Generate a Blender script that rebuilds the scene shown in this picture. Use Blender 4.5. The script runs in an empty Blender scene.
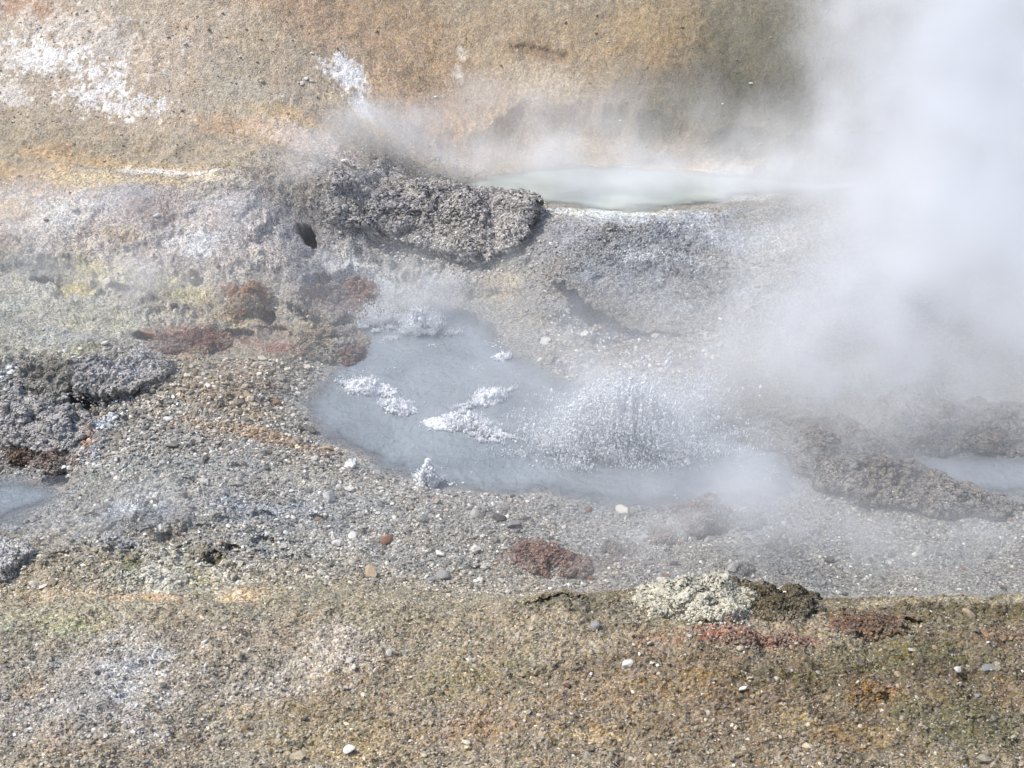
import bpy, math, random
import numpy as np
random.seed(7); rng = np.random.default_rng(11)
R = math.radians
scene = bpy.context.scene
COL = scene.collection
# ------------------------------------------------------------------ camera
CZ = 5.0; PITCH = R(30); F = 512/math.tan(R(22.5))
cam = bpy.data.cameras.new('camera'); camo = bpy.data.objects.new('camera', cam); COL.objects.link(camo)
camo.location = (0, 0, CZ); camo.rotation_euler = (R(90)-PITCH, 0, 0)
cam.sensor_width = 36; cam.lens = 18/math.tan(R(22.5)); cam.clip_end = 2000; cam.clip_start = .05
scene.camera = camo
def ray(px, py):
    a = (px-512)/F; b = -(py-384)/F
    return np.array([a, math.cos(PITCH)+b*math.sin(PITCH), -math.sin(PITCH)+b*math.cos(PITCH)])
def at(px, py, z):
    d = ray(px, py); t = (z-CZ)/d[2]
    return (d[0]*t, d[1]*t)
# ------------------------------------------------------------------ noise
def _hash(ix, iy, iz, seed):
    h = (ix.astype(np.uint32)*np.uint32(374761393) + iy.astype(np.uint32)*np.uint32(668265263)
         + iz.astype(np.uint32)*np.uint32(2147483647) + np.uint32(seed*1274126177 & 0xffffffff))
    h = (h ^ (h >> np.uint32(13)))*np.uint32(1274126177)
    h = h ^ (h >> np.uint32(16))
    h = h*np.uint32(2246822519); h = h ^ (h >> np.uint32(13))
    return h
_pr = np.random.default_rng(5); _PERM = _pr.permutation(1024).astype(np.int32); _GA = _pr.uniform(0, 2*math.pi, 1024); _GC = np.cos(_GA).astype(np.float32); _GS = np.sin(_GA).astype(np.float32)
def vnoise2(x, y, seed=0):
    """gradient noise in the plane, about -1..1"""
    x = np.asarray(x, float); y = np.asarray(y, float)
    flx = np.floor(x); fly = np.floor(y); ix = flx.astype(np.int32)+np.int32(seed*37 % 1024); iy = fly.astype(np.int32)
    fx = (x-flx).astype(np.float32); fy = (y-fly).astype(np.float32)
    u = fx*fx*fx*(fx*(fx*6-15)+10); v = fy*fy*fy*(fy*(fy*6-15)+10)
    a0 = _PERM[ix & 1023]; a1 = _PERM[(ix+1) & 1023]
    def g(a, dx, dy):
        h = _PERM[(a+iy+dy) & 1023]
        return _GC[h]*(fx-dx)+_GS[h]*(fy-dy)
    return ((g(a0,0,0)*(1-u)+g(a1,1,0)*u)*(1-v)+(g(a0,0,1)*(1-u)+g(a1,1,1)*u)*v)*1.5
def vnoise3(p, seed=0):
    p = np.asarray(p, float); i = np.floor(p).astype(np.int64); f = p-i
    w = f*f*f*(f*(f*6-15)+10); out = 0
    for dx in (0,1):
        for dy in (0,1):
            for dz in (0,1):
                h = _hash(i[:,0]+dx, i[:,1]+dy, i[:,2]+dz, seed)
                a = (h & np.uint32(0xffff)).astype(float)*(2*math.pi/65536); c = (h >> np.uint32(16)).astype(float)/32768-1
                s = np.sqrt(np.maximum(0, 1-c*c))
                g = s*np.cos(a)*(f[:,0]-dx)+s*np.sin(a)*(f[:,1]-dy)+c*(f[:,2]-dz)
                out = out + g*(w[:,0] if dx else 1-w[:,0])*(w[:,1] if dy else 1-w[:,1])*(w[:,2] if dz else 1-w[:,2])
    return out*1.6
def fbm2(x, y, s, octv=4, seed=0, gain=.5, ridged=False):
    o = 0; a = 1; t = 0
    for k in range(octv):
        n = vnoise2(x*s+17.3*k, y*s-9.1*k, seed+k)
        if ridged: n = 1-2*np.abs(n)
        o = o+a*n; t += a; a *= gain; s *= 2.03
    return o/t
def fbm3(p, s, octv=4, seed=0, gain=.5, ridged=False):
    o = 0; a = 1; t = 0
    for k in range(octv):
        n = vnoise3(p*s+13.7*k, seed+k)
        if ridged: n = 1-2*np.abs(n)
        o = o+a*n; t += a; a *= gain; s *= 2.03
    return o/t
def sstep(a, b, x):
    t = np.clip((x-a)/(b-a), 0, 1); return t*t*(3-2*t)
def lin(c):
    c = np.array(c, float)/255
    return np.where(c <= .04045, c/12.92, ((c+.055)/1.055)**2.4)
# ------------------------------------------------------------------ height field
CP = [  # px, py, height
 (0,768,1.15),(256,768,1.18),(512,768,1.2),(768,768,1.2),(1024,768,1.2),
 (0,690,.82),(200,690,.86),(400,690,.9),(600,690,1.0),(800,690,1.05),(1024,690,1.08),
 (0,610,.5),(150,605,.52),(300,612,.58),(420,612,.62),(500,615,.75),
 (560,605,.80),(640,600,.86),(720,594,.92),(800,606,.88),(900,606,.88),(1024,600,.92),(1150,600,.95),
 (560,596,.12),(700,590,.04),(850,600,.03),(1000,595,.03),(1150,590,.05),(450,586,.22),
 (300,560,.26),(450,560,.16),(700,560,.03),(900,560,.02),(1010,545,.02),(800,535,.01),(560,540,.05),
 (200,500,.27),(120,460,.28),(200,420,.24),(280,400,.1),(250,450,.2),(350,500,.1),(100,540,.34),(30,560,.38),(200,555,.35),
 (-80,600,.5),(-80,470,.3),(-80,350,.5),(-80,250,.8),
 (0,500,.1),(30,520,.12),(60,430,.22),(0,400,.32),(90,410,.22),(100,370,.36),(150,375,.3),(40,330,.42),(0,300,.55),(100,300,.45),
 (200,325,.26),(250,345,.16),(300,350,.1),(150,350,.28),(320,370,.04),
 (0,230,.78),(100,230,.77),(200,230,.74),(200,270,.5),(280,270,.42),(300,310,.18),(350,290,.2),(250,180,.98),(100,190,.98),(0,200,.95),
 (380,185,.62),(450,195,.56),(530,215,.48),(380,240,.36),(450,240,.3),(520,250,.26),(430,283,.1),(480,300,.05),(320,240,.44),(330,190,.82),
 (540,290,.14),(560,250,.3),(620,300,.2),(700,300,.2),(650,240,.4),(740,215,.48),(600,335,.05),(650,345,.06),(560,345,.03),(720,345,.1),
 (600,222,.5),(540,222,.46),(760,260,.32),(800,350,.14),(900,350,.16),(1000,350,.2),(900,250,.45),(1000,250,.5),(1150,300,.5),(1150,420,.15),
 (700,380,.03),(780,400,.05),(860,400,.1),(960,400,.12),(1050,470,.08),(1050,520,.04),
 (430,172,.55),(500,160,.6),(600,160,.6),(700,163,.62),(800,165,.66),(900,165,.72),(1050,165,.8),(440,160,.64),
 (100,165,1.06),(0,178,1.06),(200,168,1.02),(290,165,.98),(360,155,.86),
]
W = [(*at(px, py, z), z) for px, py, z in CP]
for px in (-100, 100, 250, 400, 550, 700, 850, 1000, 1150):      # the hill face behind, slope about 35 degrees
    foot = np.interp(px, [0,250,430,600,1024], [10.87,11.2,11.9,12.4,12.3]); fz = np.interp(px, [0,250,430,600,1024],[1.06,.98,.66,.6,.78])
    for py, sl in ((110,.66),(50,.7),(-5,.72),(-60,.74)):
        d = ray(px, py); m = -d[2]/d[1]
        y = (CZ-fz+sl*foot)/(m+sl); z = CZ-m*y
        W.append((d[0]/d[1]*y, y, z))
for x in (-14,-7,0,7,14): W += [(x,20,6.2+.05*x),(x*2,34,9.5)]
for x in (-8,-4,-1.5,0,1.5,4,8): W += [(x,2.3,1.75),(x*1.5,.3,3.25),(x*2,-4,3.5)]
W += [(-9,7,.6),(-11,11,1.3),(9,7,.4),(11,11,1.0),(-8,4.2,.9),(8,4.2,1.1)]
W = np.array(W); n = len(W)
def tpsk(r2): r2 = np.maximum(r2, 1e-12); return .5*r2*np.log(r2)
A = np.zeros((n+3, n+3)); r2 = ((W[:,None,:2]-W[None,:,:2])**2).sum(-1)
A[:n,:n] = tpsk(r2)+np.eye(n)*.004; A[:n,n] = 1; A[:n,n+1:] = W[:,:2]; A[n,:n] = 1; A[n+1:,:n] = W[:,:2].T
coef = np.linalg.solve(A, np.concatenate([W[:,2], [0,0,0]]))
W32 = W.astype(np.float32)
def tps(x, y):
    out = np.empty(x.shape); X = x.ravel(); Y = y.ravel(); o = out.ravel()
    for s in range(0, len(X), 40000):
        xx = X[s:s+40000]; yy = Y[s:s+40000]
        rr = (xx[:,None].astype(np.float32)-W32[None,:,0])**2+(yy[:,None].astype(np.float32)-W32[None,:,1])**2
        o[s:s+40000] = tpsk(rr)@coef[:n]+coef[n]+coef[n+1]*xx+coef[n+2]*yy
    return o.reshape(x.shape)
def polysd(x, y, poly):
    """signed distance to a polygon, negative inside"""
    P = np.array(poly); d = np.full(x.shape, 1e9); ins = np.zeros(x.shape, bool)
    for (ax, ay), (bx, by) in zip(P, np.roll(P, -1, 0)):
        ex, ey = bx-ax, by-ay
        t = np.clip(((x-ax)*ex+(y-ay)*ey)/(ex*ex+ey*ey), 0, 1)
        d = np.minimum(d, (x-ax-t*ex)**2+(y-ay-t*ey)**2)
        c = ((ay > y) != (by > y)) & (x < (bx-ax)*(y-ay)/(by-ay+1e-12)+ax)
        ins ^= c
    d = np.sqrt(d); return np.where(ins, -d, d)
POOL = [at(*p, 0) for p in [(292,402),(318,380),(345,352),(352,318),(390,306),(440,302),(490,322),(540,368),(590,392),(690,402),(765,436),(838,480),(770,505),(700,512),(600,503),(520,496),(440,490),(375,470),(325,442)]]
POND_Z = .5
POND = [at(*p, POND_Z) for p in [(440,192),(470,178),(530,166),(620,164),(700,170),(800,178),(880,180),(860,192),(760,195),(700,203),(650,211),(600,213),(570,209),(538,204),(480,200)]]
CH_Z = .06
CHAN = [at(*p, CH_Z) for p in [(872,470),(900,452),(960,448),(1060,455),(1120,490),(1050,506),(985,500),(930,490)]]
LP_Z = .09
LPOOL = [at(*p, LP_Z) for p in [(-60,470),(20,476),(62,482),(66,500),(40,515),(10,530),(-60,535)]]
WATERS = [(POOL, 0, .11), (POND, POND_Z, .18), (CHAN, CH_Z, .3), (LPOOL, LP_Z, .3)]
def H0(x, y):
    z = tps(x, y)
    wx = fbm2(x, y, 2.2, 3, 91)*.12; wy = fbm2(x, y, 2.2, 3, 97)*.12
    for poly, wz, sl in WATERS:
        P_ = np.array(poly); mk = (x > P_[:,0].min()-1.7) & (x < P_[:,0].max()+1.7) & (y > P_[:,1].min()-1.7) & (y < P_[:,1].max()+1.7)
        if not mk.any(): continue
        sd = np.full(x.shape, 99.); sd[mk] = polysd((x+wx)[mk], (y+wy)[mk], poly)
        f = wz+np.where(sd > 0, sd*sl+sd*sd*.9+np.maximum(sd-.3, 0)**2*6, np.maximum(sd*.22+np.minimum(sd+.15, 0)*.5, -.2))
        z = np.where(sd < 1.5, np.minimum(z, f), z)
        # land just outside never dips under the water level
        z = np.where((sd > 0) & (sd < 1.2), np.maximum(z, wz+.03*np.minimum(sd/.2, 1)-np.maximum(sd-.4, 0)*.5), z)
    return z
def rug(x, y):
    """roughness of the relief: crusty rock left and round the ridge, gravel elsewhere"""
    r = np.full(x.shape, .38)
    for px, py, rx, ry, v in RUG:
        c, ux, uy = frame(px, py, rx, ry)
        m = (np.abs(x-c[0]) < 2*abs(ux[0])+2*abs(uy[0])) & (np.abs(y-c[1]) < 2*abs(uy[1]))
        u, w = local(x[m], y[m], c, ux, uy)
        a = np.exp(-(u*u+w*w)*1.1); r[m] = r[m]*(1-a)+v*a
    return r
def Hbase1(px, py):
    """first hit of the view ray with the smooth relief"""
    d = ray(px, py); t = np.linspace(3, 40, 900); x = d[0]*t; y = d[1]*t; z = CZ+d[2]*t
    g = tps(x, y)-z; k = np.argmax(g > 0)
    if not (g > 0).any(): k = 899
    t0, t1 = t[max(k-1, 0)], t[k]; g0, g1 = g[max(k-1, 0)], g[k]
    tt = t0+(t1-t0)*(-g0/(g1-g0+1e-9)) if g1 > g0 else t1
    return np.array([d[0]*tt, d[1]*tt])
_fc = {}
def frame(px, py, rx, ry):
    k = (px, py, rx, ry)
    if k not in _fc:
        c = Hbase1(px, py); ux = Hbase1(px+rx, py)-c
        a = Hbase1(px, py-ry)-c; b = c-Hbase1(px, py+ry)
        uy = (a if np.linalg.norm(a) < np.linalg.norm(b) else b)
        ux = np.array([np.linalg.norm(ux) if np.linalg.norm(ux) < rx*.02 else rx*.009, 0.]); uy = np.array([uy[0], max(uy[1], ry*.006)])
        _fc[k] = (c, ux, uy)
    return _fc[k]
def local(x, y, c, ux, uy):
    det = ux[0]*uy[1]-ux[1]*uy[0]; dx = x-c[0]; dy = y-c[1]
    return (dx*uy[1]-dy*uy[0])/det, (dy*ux[0]-dx*ux[1])/det
RUG = [(60,380,140,80,.9),(120,250,180,60,.45),(250,300,130,50,.9),(330,230,80,50,.9),(430,220,120,45,1.1),(650,260,130,50,.5),
       (180,560,120,35,1.0),(160,490,120,50,.8),(860,440,160,60,.5),(720,600,140,18,.7),(900,630,130,20,.5),(300,440,120,40,.25),(30,520,60,30,.6),
       (500,60,500,60,.26),(120,100,260,60,.26),(600,270,60,30,.3),(900,560,150,30,.08),(700,540,150,30,.15),(500,155,100,12,.15)]
TER = [(100,260,220,70,.85),(300,265,110,45,1.0),(440,272,120,22,1.0),(60,390,140,60,1.0),(620,280,130,50,.6),(160,540,140,45,.75),(860,440,170,50,.7),(620,545,120,20,.4),(300,330,90,30,.9)]
def H(x, y):
    x = np.asarray(x, float); y = np.asarray(y, float)
    shp = x.shape; x = x.ravel(); y = y.ravel()
    z = H0(x, y); r = rug(x, y)
    far = sstep(16, 22, y)+sstep(3.0, 1.0, y)
    wl = np.full(x.shape, 1.0)
    for poly, wz, sl in WATERS:
        P_ = np.array(poly); mk = (x > P_[:,0].min()-.4) & (x < P_[:,0].max()+.4) & (y > P_[:,1].min()-.4) & (y < P_[:,1].max()+.4)
        if mk.any(): wl[mk] = np.minimum(wl[mk], .5+.5*sstep(-.02, .3, polysd(x[mk], y[mk], poly)))
    n1 = fbm2(x, y, 1.3, 3, 5)*.035+fbm2(x, y, 3.1, 4, 21, .55, True)*.045*np.minimum(r, 1)
    n2 = fbm2(x, y, 9, 5, 41, .6)*.036*r+np.maximum(fbm2(x, y, 5, 4, 47, .6)-.12, 0)*.09*r+(fbm2(x, y, 14, 4, 61, .6, True)-.3)*.022*r
    n3 = fbm2(x, y, 45, 2, 81, .6)*.0042*(.6+r)
    bank = sstep(5.7, 5.0, y)*sstep(2.4, 3.2, y)
    n1 = n1+bank*(fbm2(x*1.1+fbm2(x, y, 1.5, 2, 71), y*2.6, 2.6, 5, 73, .6, True)*.030+fbm2(x, y, 15, 4, 77, .65)*.024)
    hs_ = sstep(11.2, 12.4, y)*sstep(18, 15, y); xr = x*.82-y*.57; yr = x*.57+y*.82
    n1 = n1+hs_*fbm2(xr*1.6, yr, 1.6, 5, 83, .62, True)*.018
    zt = z*.8+n1*wl+fbm2(x, y, 2.6, 5, 88, .62)*.24; tm = np.zeros(x.shape)
    for px, py, rx, ry, v in TER:      # crust broken into low ledges
        c, ux, uy = frame(px, py, rx, ry); m = (np.abs(x-c[0]) < 2*abs(ux[0])+2*abs(uy[0])) & (np.abs(y-c[1]) < 2*abs(uy[1]))
        u, w = local(x[m], y[m], c, ux, uy); tm[m] = np.maximum(tm[m], np.exp(-(u*u+w*w)*1.3)*v)
    if tm.max() > 0:
        st_ = .15; tm = tm*sstep(-.25, .25, fbm2(x, y, 3.3, 3, 89)+.05); q = zt/st_; fl = np.floor(q); fr = q-fl
        z = z+((fl+sstep(.36, .64, fr))*st_-zt)*tm*.8*sstep(.5, .95, wl)
    n1 = n1+bank*fbm2(x, y*.35, 1.3, 4, 79, .6)*.11
    z = z+(n1+n2+n3)*wl+far*fbm2(x, y, .35, 4, 55)*.6
    return z.reshape(shp)
def hit(px, py):
    d = ray(px, py); c = Hbase1(px, py); t0 = c[1]/d[1]; t = np.linspace(t0-1.2, t0+1.2, 260)
    x = d[0]*t; y = d[1]*t; z = CZ+d[2]*t; hh = H(x, y); g = hh-z; k = int(np.argmax(g > 0)) if (g > 0).any() else 130
    return float(x[k]), float(y[k]), float(hh[k])
# ------------------------------------------------------------------ mineral colours (albedo, as sRGB 0-255)
PAINT = [ # px, py, rx, ry, rgb, strength, breakup 0..1
 # broad grounds
 (130,70,260,110,(178,158,132),1,0),(420,50,170,90,(178,146,104),1,0),(620,70,150,80,(158,134,98),1,0),(760,80,130,90,(86,82,64),1,0),(950,80,160,100,(118,110,88),1,0),
 (560,140,160,30,(180,155,118),.9,.1),
 (130,240,220,60,(172,162,150),1,0),(60,330,130,60,(154,154,144),1,0),(300,250,120,60,(155,151,147),1,0),
 (430,220,130,50,(132,128,125),1,0),(370,275,70,25,(160,160,152),.9,.1),(640,270,140,70,(140,144,150),1,0),(850,300,170,90,(136,138,140),1,0),
 (520,300,60,30,(140,132,116),.8,.1),(600,350,110,30,(132,124,108),.9,.1),(800,370,160,40,(130,126,118),.8,0),
 (200,440,200,70,(148,145,137),1,0),(100,500,160,50,(148,149,145),.9,0),(350,530,230,50,(148,148,143),1,0),(600,540,170,40,(140,137,130),1,0),(880,550,250,50,(122,124,122),1,0),
 (860,450,160,50,(120,112,100),.9,0),
 (60,400,80,50,(134,134,128),.9,.1),(60,500,60,30,(112,110,98),.8,.2),
 (150,700,230,90,(158,150,134),1,0),(450,700,230,90,(150,135,110),1,0),(750,710,230,90,(130,112,86),1,0),(980,700,170,90,(106,94,70),1,0),
 (150,225,190,55,(200,188,176),.8,.1),(100,300,130,40,(186,181,164),.7,.2),
 # hill stains
 (320,15,110,32,(176,142,106),.7,.4),(25,8,60,20,(176,138,104),.9,.3),(230,85,60,36,(160,150,126),.6,.4),(260,45,40,20,(168,152,118),.5,.4),
 (270,132,80,13,(188,150,102),.8,.5),(300,120,50,10,(196,160,100),.7,.3),(30,178,70,16,(186,150,102),.85,.5),(55,155,30,14,(182,148,106),.7,.5),(100,180,90,10,(200,174,122),.8,.3),(15,210,34,12,(194,158,94),.8,.4),
 (395,102,60,22,(198,160,112),.8,.5),(430,108,40,18,(190,150,110),.6,.5),(380,130,60,10,(206,178,122),.7,.4),
 (330,150,70,16,(200,182,164),.8,.3),(430,155,70,14,(188,172,154),.7,.3),
 (345,76,20,20,(226,222,218),.95,.5),(355,104,16,10,(216,208,198),.8,.5),(75,42,70,34,(200,192,180),.55,1),(30,62,45,14,(214,208,198),.75,1),(55,55,30,10,(218,213,204),.7,.9),(105,82,26,16,(218,213,206),.75,1),(118,105,42,13,(216,211,204),.75,1),(10,95,24,16,(210,204,192),.7,.6),
 (462,55,6,9,(212,196,170),.9,.4),(458,74,7,8,(206,192,170),.9,.4),(540,54,40,9,(140,112,76),.8,.3),(540,80,60,14,(182,164,128),.6,.6),
 (690,155,75,10,(200,168,108),.95,.5),(720,158,40,7,(196,186,170),.8,.5),(660,146,22,6,(124,118,118),.8,.5),(680,150,26,6,(150,120,110),.8,.5),
 (760,45,60,60,(104,98,62),.6,.3),(650,30,60,40,(156,130,86),.7,.3),(700,100,100,40,(98,94,72),.7,.3),
 # left crust
 (170,173,60,4,(226,216,204),.9,.3),(210,178,40,5,(210,196,170),.7,.4),(120,165,120,6,(190,160,112),.6,.3),
 (160,205,60,22,(148,134,126),.8,.4),(135,190,40,12,(146,142,142),.7,.4),(150,215,34,18,(136,120,110),.6,.5),(60,218,34,24,(204,198,188),.8,.5),(105,205,36,20,(190,184,180),.5,.4),
 (190,240,34,18,(212,210,206),.9,.5),(225,215,50,22,(186,178,172),.6,.5),(85,272,60,14,(182,172,128),.8,.5),(75,290,20,8,(196,180,112),.9,.4),(120,238,26,10,(170,146,104),.6,.5),
 (30,268,46,12,(112,114,114),.8,.5),(15,300,34,12,(164,166,150),.6,.4),(185,292,40,14,(188,178,130),.8,.5),(100,320,60,16,(164,160,130),.7,.5),(70,310,40,10,(140,138,122),.5,.5),(140,300,30,16,(146,138,128),.6,.5),
 (30,345,40,16,(170,168,152),.6,.5),(120,372,44,14,(168,170,176),.9,.4),(100,355,50,8,(166,160,124),.7,.4),(15,390,26,30,(136,142,146),.7,.4),(35,430,46,26,(168,166,166),.8,.5),(90,395,26,10,(92,86,74),.8,.4),(50,378,22,7,(88,80,66),.8,.4),
 (95,440,18,30,(128,132,140),.8,.3),(103,425,14,6,(196,204,212),.9,.4),(88,440,8,14,(170,132,104),.8,.5),(20,455,16,7,(100,66,38),.95,.4),(48,458,26,8,(146,108,86),.8,.5),(30,480,30,8,(150,116,90),.6,.6),
 (190,342,44,9,(112,64,52),.95,.35),(215,335,50,6,(140,96,74),.8,.5),(150,338,14,5,(174,126,78),.9,.4),(232,322,30,7,(170,144,98),.6,.5),
 (248,300,24,9,(158,104,52),.95,.3),(262,296,14,6,(196,186,160),.7,.5),(275,345,40,20,(140,118,106),.6,.4),(325,293,30,6,(140,92,56),.85,.4),(360,291,18,6,(150,78,46),.95,.35),(285,350,30,6,(136,84,66),.7,.5),
 (310,272,30,24,(128,130,136),.7,.3),(340,265,50,12,(182,184,184),.7,.4),(375,318,34,10,(72,68,68),.9,.4),(330,340,34,16,(166,148,118),.8,.4),(345,328,24,8,(150,112,92),.7,.5),
 (285,230,60,30,(168,160,154),.5,.4),
 # ridge
 (390,210,50,20,(110,106,104),.6,.5),(350,190,40,12,(170,160,154),.7,.4),(470,230,40,14,(158,158,164),.7,.5),(430,262,50,8,(168,168,160),.6,.5),(530,212,20,6,(140,132,84),.8,.4),(420,196,30,6,(124,112,84),.6,.5),
 (440,288,30,12,(170,172,168),.6,.3),
 # pale pond margins and blue-grey sheet
 (620,212,80,10,(206,212,206),.95,.3),(560,215,40,8,(200,202,196),.8,.3),(720,196,60,8,(198,202,196),.9,.45),(705,200,22,6,(132,132,128),.8,.4),(700,235,70,24,(150,156,166),.7,.4),(620,225,60,12,(176,180,184),.6,.5),
 (640,262,24,6,(196,200,204),.6,.6),(590,300,40,14,(126,130,140),.6,.4),(690,265,30,5,(192,194,196),.6,.6),(690,300,60,18,(142,144,142),.8,.3),(590,345,50,14,(128,120,98),.7,.4),(500,290,26,12,(170,158,130),.7,.5),(560,320,26,10,(110,104,92),.6,.4),
 (760,230,60,30,(156,160,166),.5,.5),
 # gravel flat
 (250,432,90,10,(160,132,92),.7,.5),(300,445,70,8,(158,130,96),.7,.5),(220,395,70,22,(158,138,108),.6,.5),(240,375,50,14,(152,130,112),.6,.5),(180,350,20,20,(170,142,106),.5,.5),
 (330,400,20,20,(138,134,128),.4,.4),(150,470,60,26,(138,140,134),.5,.5),(130,520,60,16,(140,146,150),.6,.4),(250,510,60,12,(144,150,156),.6,.5),(330,500,60,10,(146,148,150),.4,.5),
 (430,540,100,12,(152,146,132),.5,.5),(0,560,16,24,(214,216,216),.95,.3),(540,558,44,12,(134,96,80),.8,.5),(600,565,60,8,(132,112,104),.6,.6),(480,515,60,10,(122,122,120),.5,.5),(650,560,60,20,(124,120,116),.5,.5),
 (15,530,40,12,(104,102,90),.7,.4),(30,545,30,6,(140,120,104),.5,.6),
 (135,512,34,8,(152,160,166),.8,.25),(268,512,26,7,(154,162,170),.8,.25),(300,506,20,6,(150,158,166),.7,.3),(120,545,26,8,(148,156,162),.7,.3),(230,505,16,6,(150,158,166),.6,.3),(70,440,12,20,(136,142,150),.7,.3),(262,552,12,8,(150,156,156),.7,.3),
 (560,255,30,24,(134,136,146),.5,.3),(500,245,24,10,(150,150,152),.5,.4),
 # sulphur band on the near rim
 (150,582,30,16,(206,204,186),.9,.5),(190,572,60,20,(196,192,172),.7,.6),(130,570,12,8,(108,112,58),.8,.4),(215,560,22,8,(94,86,50),.8,.5),(200,580,16,8,(150,146,96),.7,.5),(140,600,40,6,(190,158,120),.6,.6),(70,598,70,8,(182,160,126),.6,.6),
 (240,597,26,9,(204,178,136),.9,.25),(160,588,24,5,(206,210,180),.8,.4),
 # near bank
 (50,625,80,18,(170,166,136),.6,.6),(70,632,30,7,(178,182,132),.5,.6),(90,700,90,60,(158,156,152),.75,.5),(140,680,36,50,(186,184,180),.55,.65),(230,640,90,18,(154,140,122),.6,.5),(330,660,50,26,(184,174,160),.7,.6),(255,690,50,20,(176,170,160),.4,.6),
 (40,740,60,20,(164,150,134),.6,.5),(30,690,20,12,(176,146,104),.5,.6),(100,760,80,10,(150,120,86),.4,.6),
 (430,650,90,20,(136,126,104),.5,.5),(330,740,90,26,(156,138,96),.6,.5),(590,740,34,9,(184,160,112),.7,.6),(560,710,90,14,(154,130,96),.3,.8),(480,730,100,8,(150,118,80),.4,.8),(640,700,60,20,(150,128,96),.5,.6),
 (470,680,70,20,(140,132,92),.5,.6),(300,710,80,14,(130,116,80),.5,.6),
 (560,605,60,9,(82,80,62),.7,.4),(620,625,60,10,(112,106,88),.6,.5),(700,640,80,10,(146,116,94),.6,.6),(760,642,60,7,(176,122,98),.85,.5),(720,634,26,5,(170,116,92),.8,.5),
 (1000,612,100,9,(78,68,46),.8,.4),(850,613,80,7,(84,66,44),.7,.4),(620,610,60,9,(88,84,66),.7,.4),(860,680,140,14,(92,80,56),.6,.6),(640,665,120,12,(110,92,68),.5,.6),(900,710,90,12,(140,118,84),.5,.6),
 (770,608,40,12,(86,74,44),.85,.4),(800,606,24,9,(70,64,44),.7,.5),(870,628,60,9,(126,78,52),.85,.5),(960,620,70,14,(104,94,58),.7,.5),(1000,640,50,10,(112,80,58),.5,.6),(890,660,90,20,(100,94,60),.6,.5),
 (960,730,80,34,(96,100,64),.5,.6),(850,740,60,18,(150,124,78),.5,.6),(790,730,40,14,(158,138,92),.5,.6),(880,698,20,7,(160,112,56),.9,.4),(930,660,40,10,(92,96,50),.5,.5),(1010,700,30,20,(150,124,92),.4,.6),
 (690,690,60,14,(140,116,72),.5,.6),(800,680,60,14,(96,90,56),.5,.6),
]
NBROAD = [i for i, q in enumerate(PAINT) if q[:2] == (320,15)][0]
BASE = np.array(lin((148,140,120)))
def colour(x, y, fine=1.0):
    x = np.asarray(x, float).ravel(); y = np.asarray(y, float).ravel()
    wx = fbm2(x, y, 1.6, 4, 201, .6)*.22; wy = fbm2(x, y, 1.6, 4, 211, .6)*.22
    b1 = fbm2(x, y, 7, 5, 221, .65); b2 = fbm2(x, y, 22, 3, 231, .6)
    X = x+wx; Y = y+wy
    c = np.tile(BASE, (len(x), 1))
    for ip, (px, py, rx, ry, rgb, st, br) in enumerate(PAINT):
        if ip == NBROAD:      # grey gravel starts right behind the near rim
            a = (sstep(5.12, 5.35, y+wy*.3)*sstep(-.1, .9, x+wx)*sstep(7.6, 6.6, y))[:,None]*.85
            c = c*(1-a)+lin((138,137,131))*a
        ce, ux, uy = frame(px, py, rx, ry)
        em = np.abs(x-ce[0]) < 3.2*(abs(ux[0])+abs(uy[0]))+.5; em &= np.abs(y-ce[1]) < 3.2*abs(uy[1])+.5
        kx = min(1, np.hypot(*ux)*2.2); ky = min(1, np.hypot(*uy)*2.2)   # small patches are less warped
        u, v = local((x+wx*kx)[em], (y+wy*ky)[em], ce, ux, uy)
        d2 = u*u+v*v
        m = d2 < 7
        if br <= 0: a = np.exp(-d2*1.1)*st
        else:
            q = 1.15-np.sqrt(d2)*.95+(b1[em]*1.0+b2[em]*1.0)*br*1.5
            a = sstep(.0, .55+.4*(1-br), q)*st*.92*(d2 < 6)
        a = (a*m)[:,None]
        g = lin(rgb); g = g.mean()+(g-g.mean())*.82
        c[em] = c[em]*(1-a)+g*a
    for poly, wz, sl in WATERS:      # wet grey silt round the water
        P_ = np.array(poly); mk = (x > P_[:,0].min()-.5) & (x < P_[:,0].max()+.5) & (y > P_[:,1].min()-.5) & (y < P_[:,1].max()+.5)
        if mk.any() and poly is not POND:
            a = (sstep(.38, .0, polysd(X[mk], Y[mk], poly)+b1[mk]*.12)*.55)[:,None]; c[mk] = c[mk]*(1-a)+lin((132,135,138))*a
    # mineral mottling
    v = 1+fine*(b1*.16+b2*.13+fbm2(x, y, 2.5, 4, 241)*.20)
    t = fbm2(x, y, 4, 4, 251)*.085*fine+.008
    c = c*v[:,None]; c[:,0] *= 1+t; c[:,2] *= 1-t
    a = (sstep(4.86, 5.0, y+b1*.10)*sstep(5.3, 5.2, y)*sstep(.0, .8, x+wx)*np.clip(.75+b2*.7, 0, 1))[:,None]*.75      # broken dark band painted along the bank edge
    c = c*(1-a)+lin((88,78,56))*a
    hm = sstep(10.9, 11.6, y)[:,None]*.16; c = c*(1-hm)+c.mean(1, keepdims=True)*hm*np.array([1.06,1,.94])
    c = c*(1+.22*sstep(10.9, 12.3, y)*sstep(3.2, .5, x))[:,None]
    return np.clip(c, .012, .85)
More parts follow.
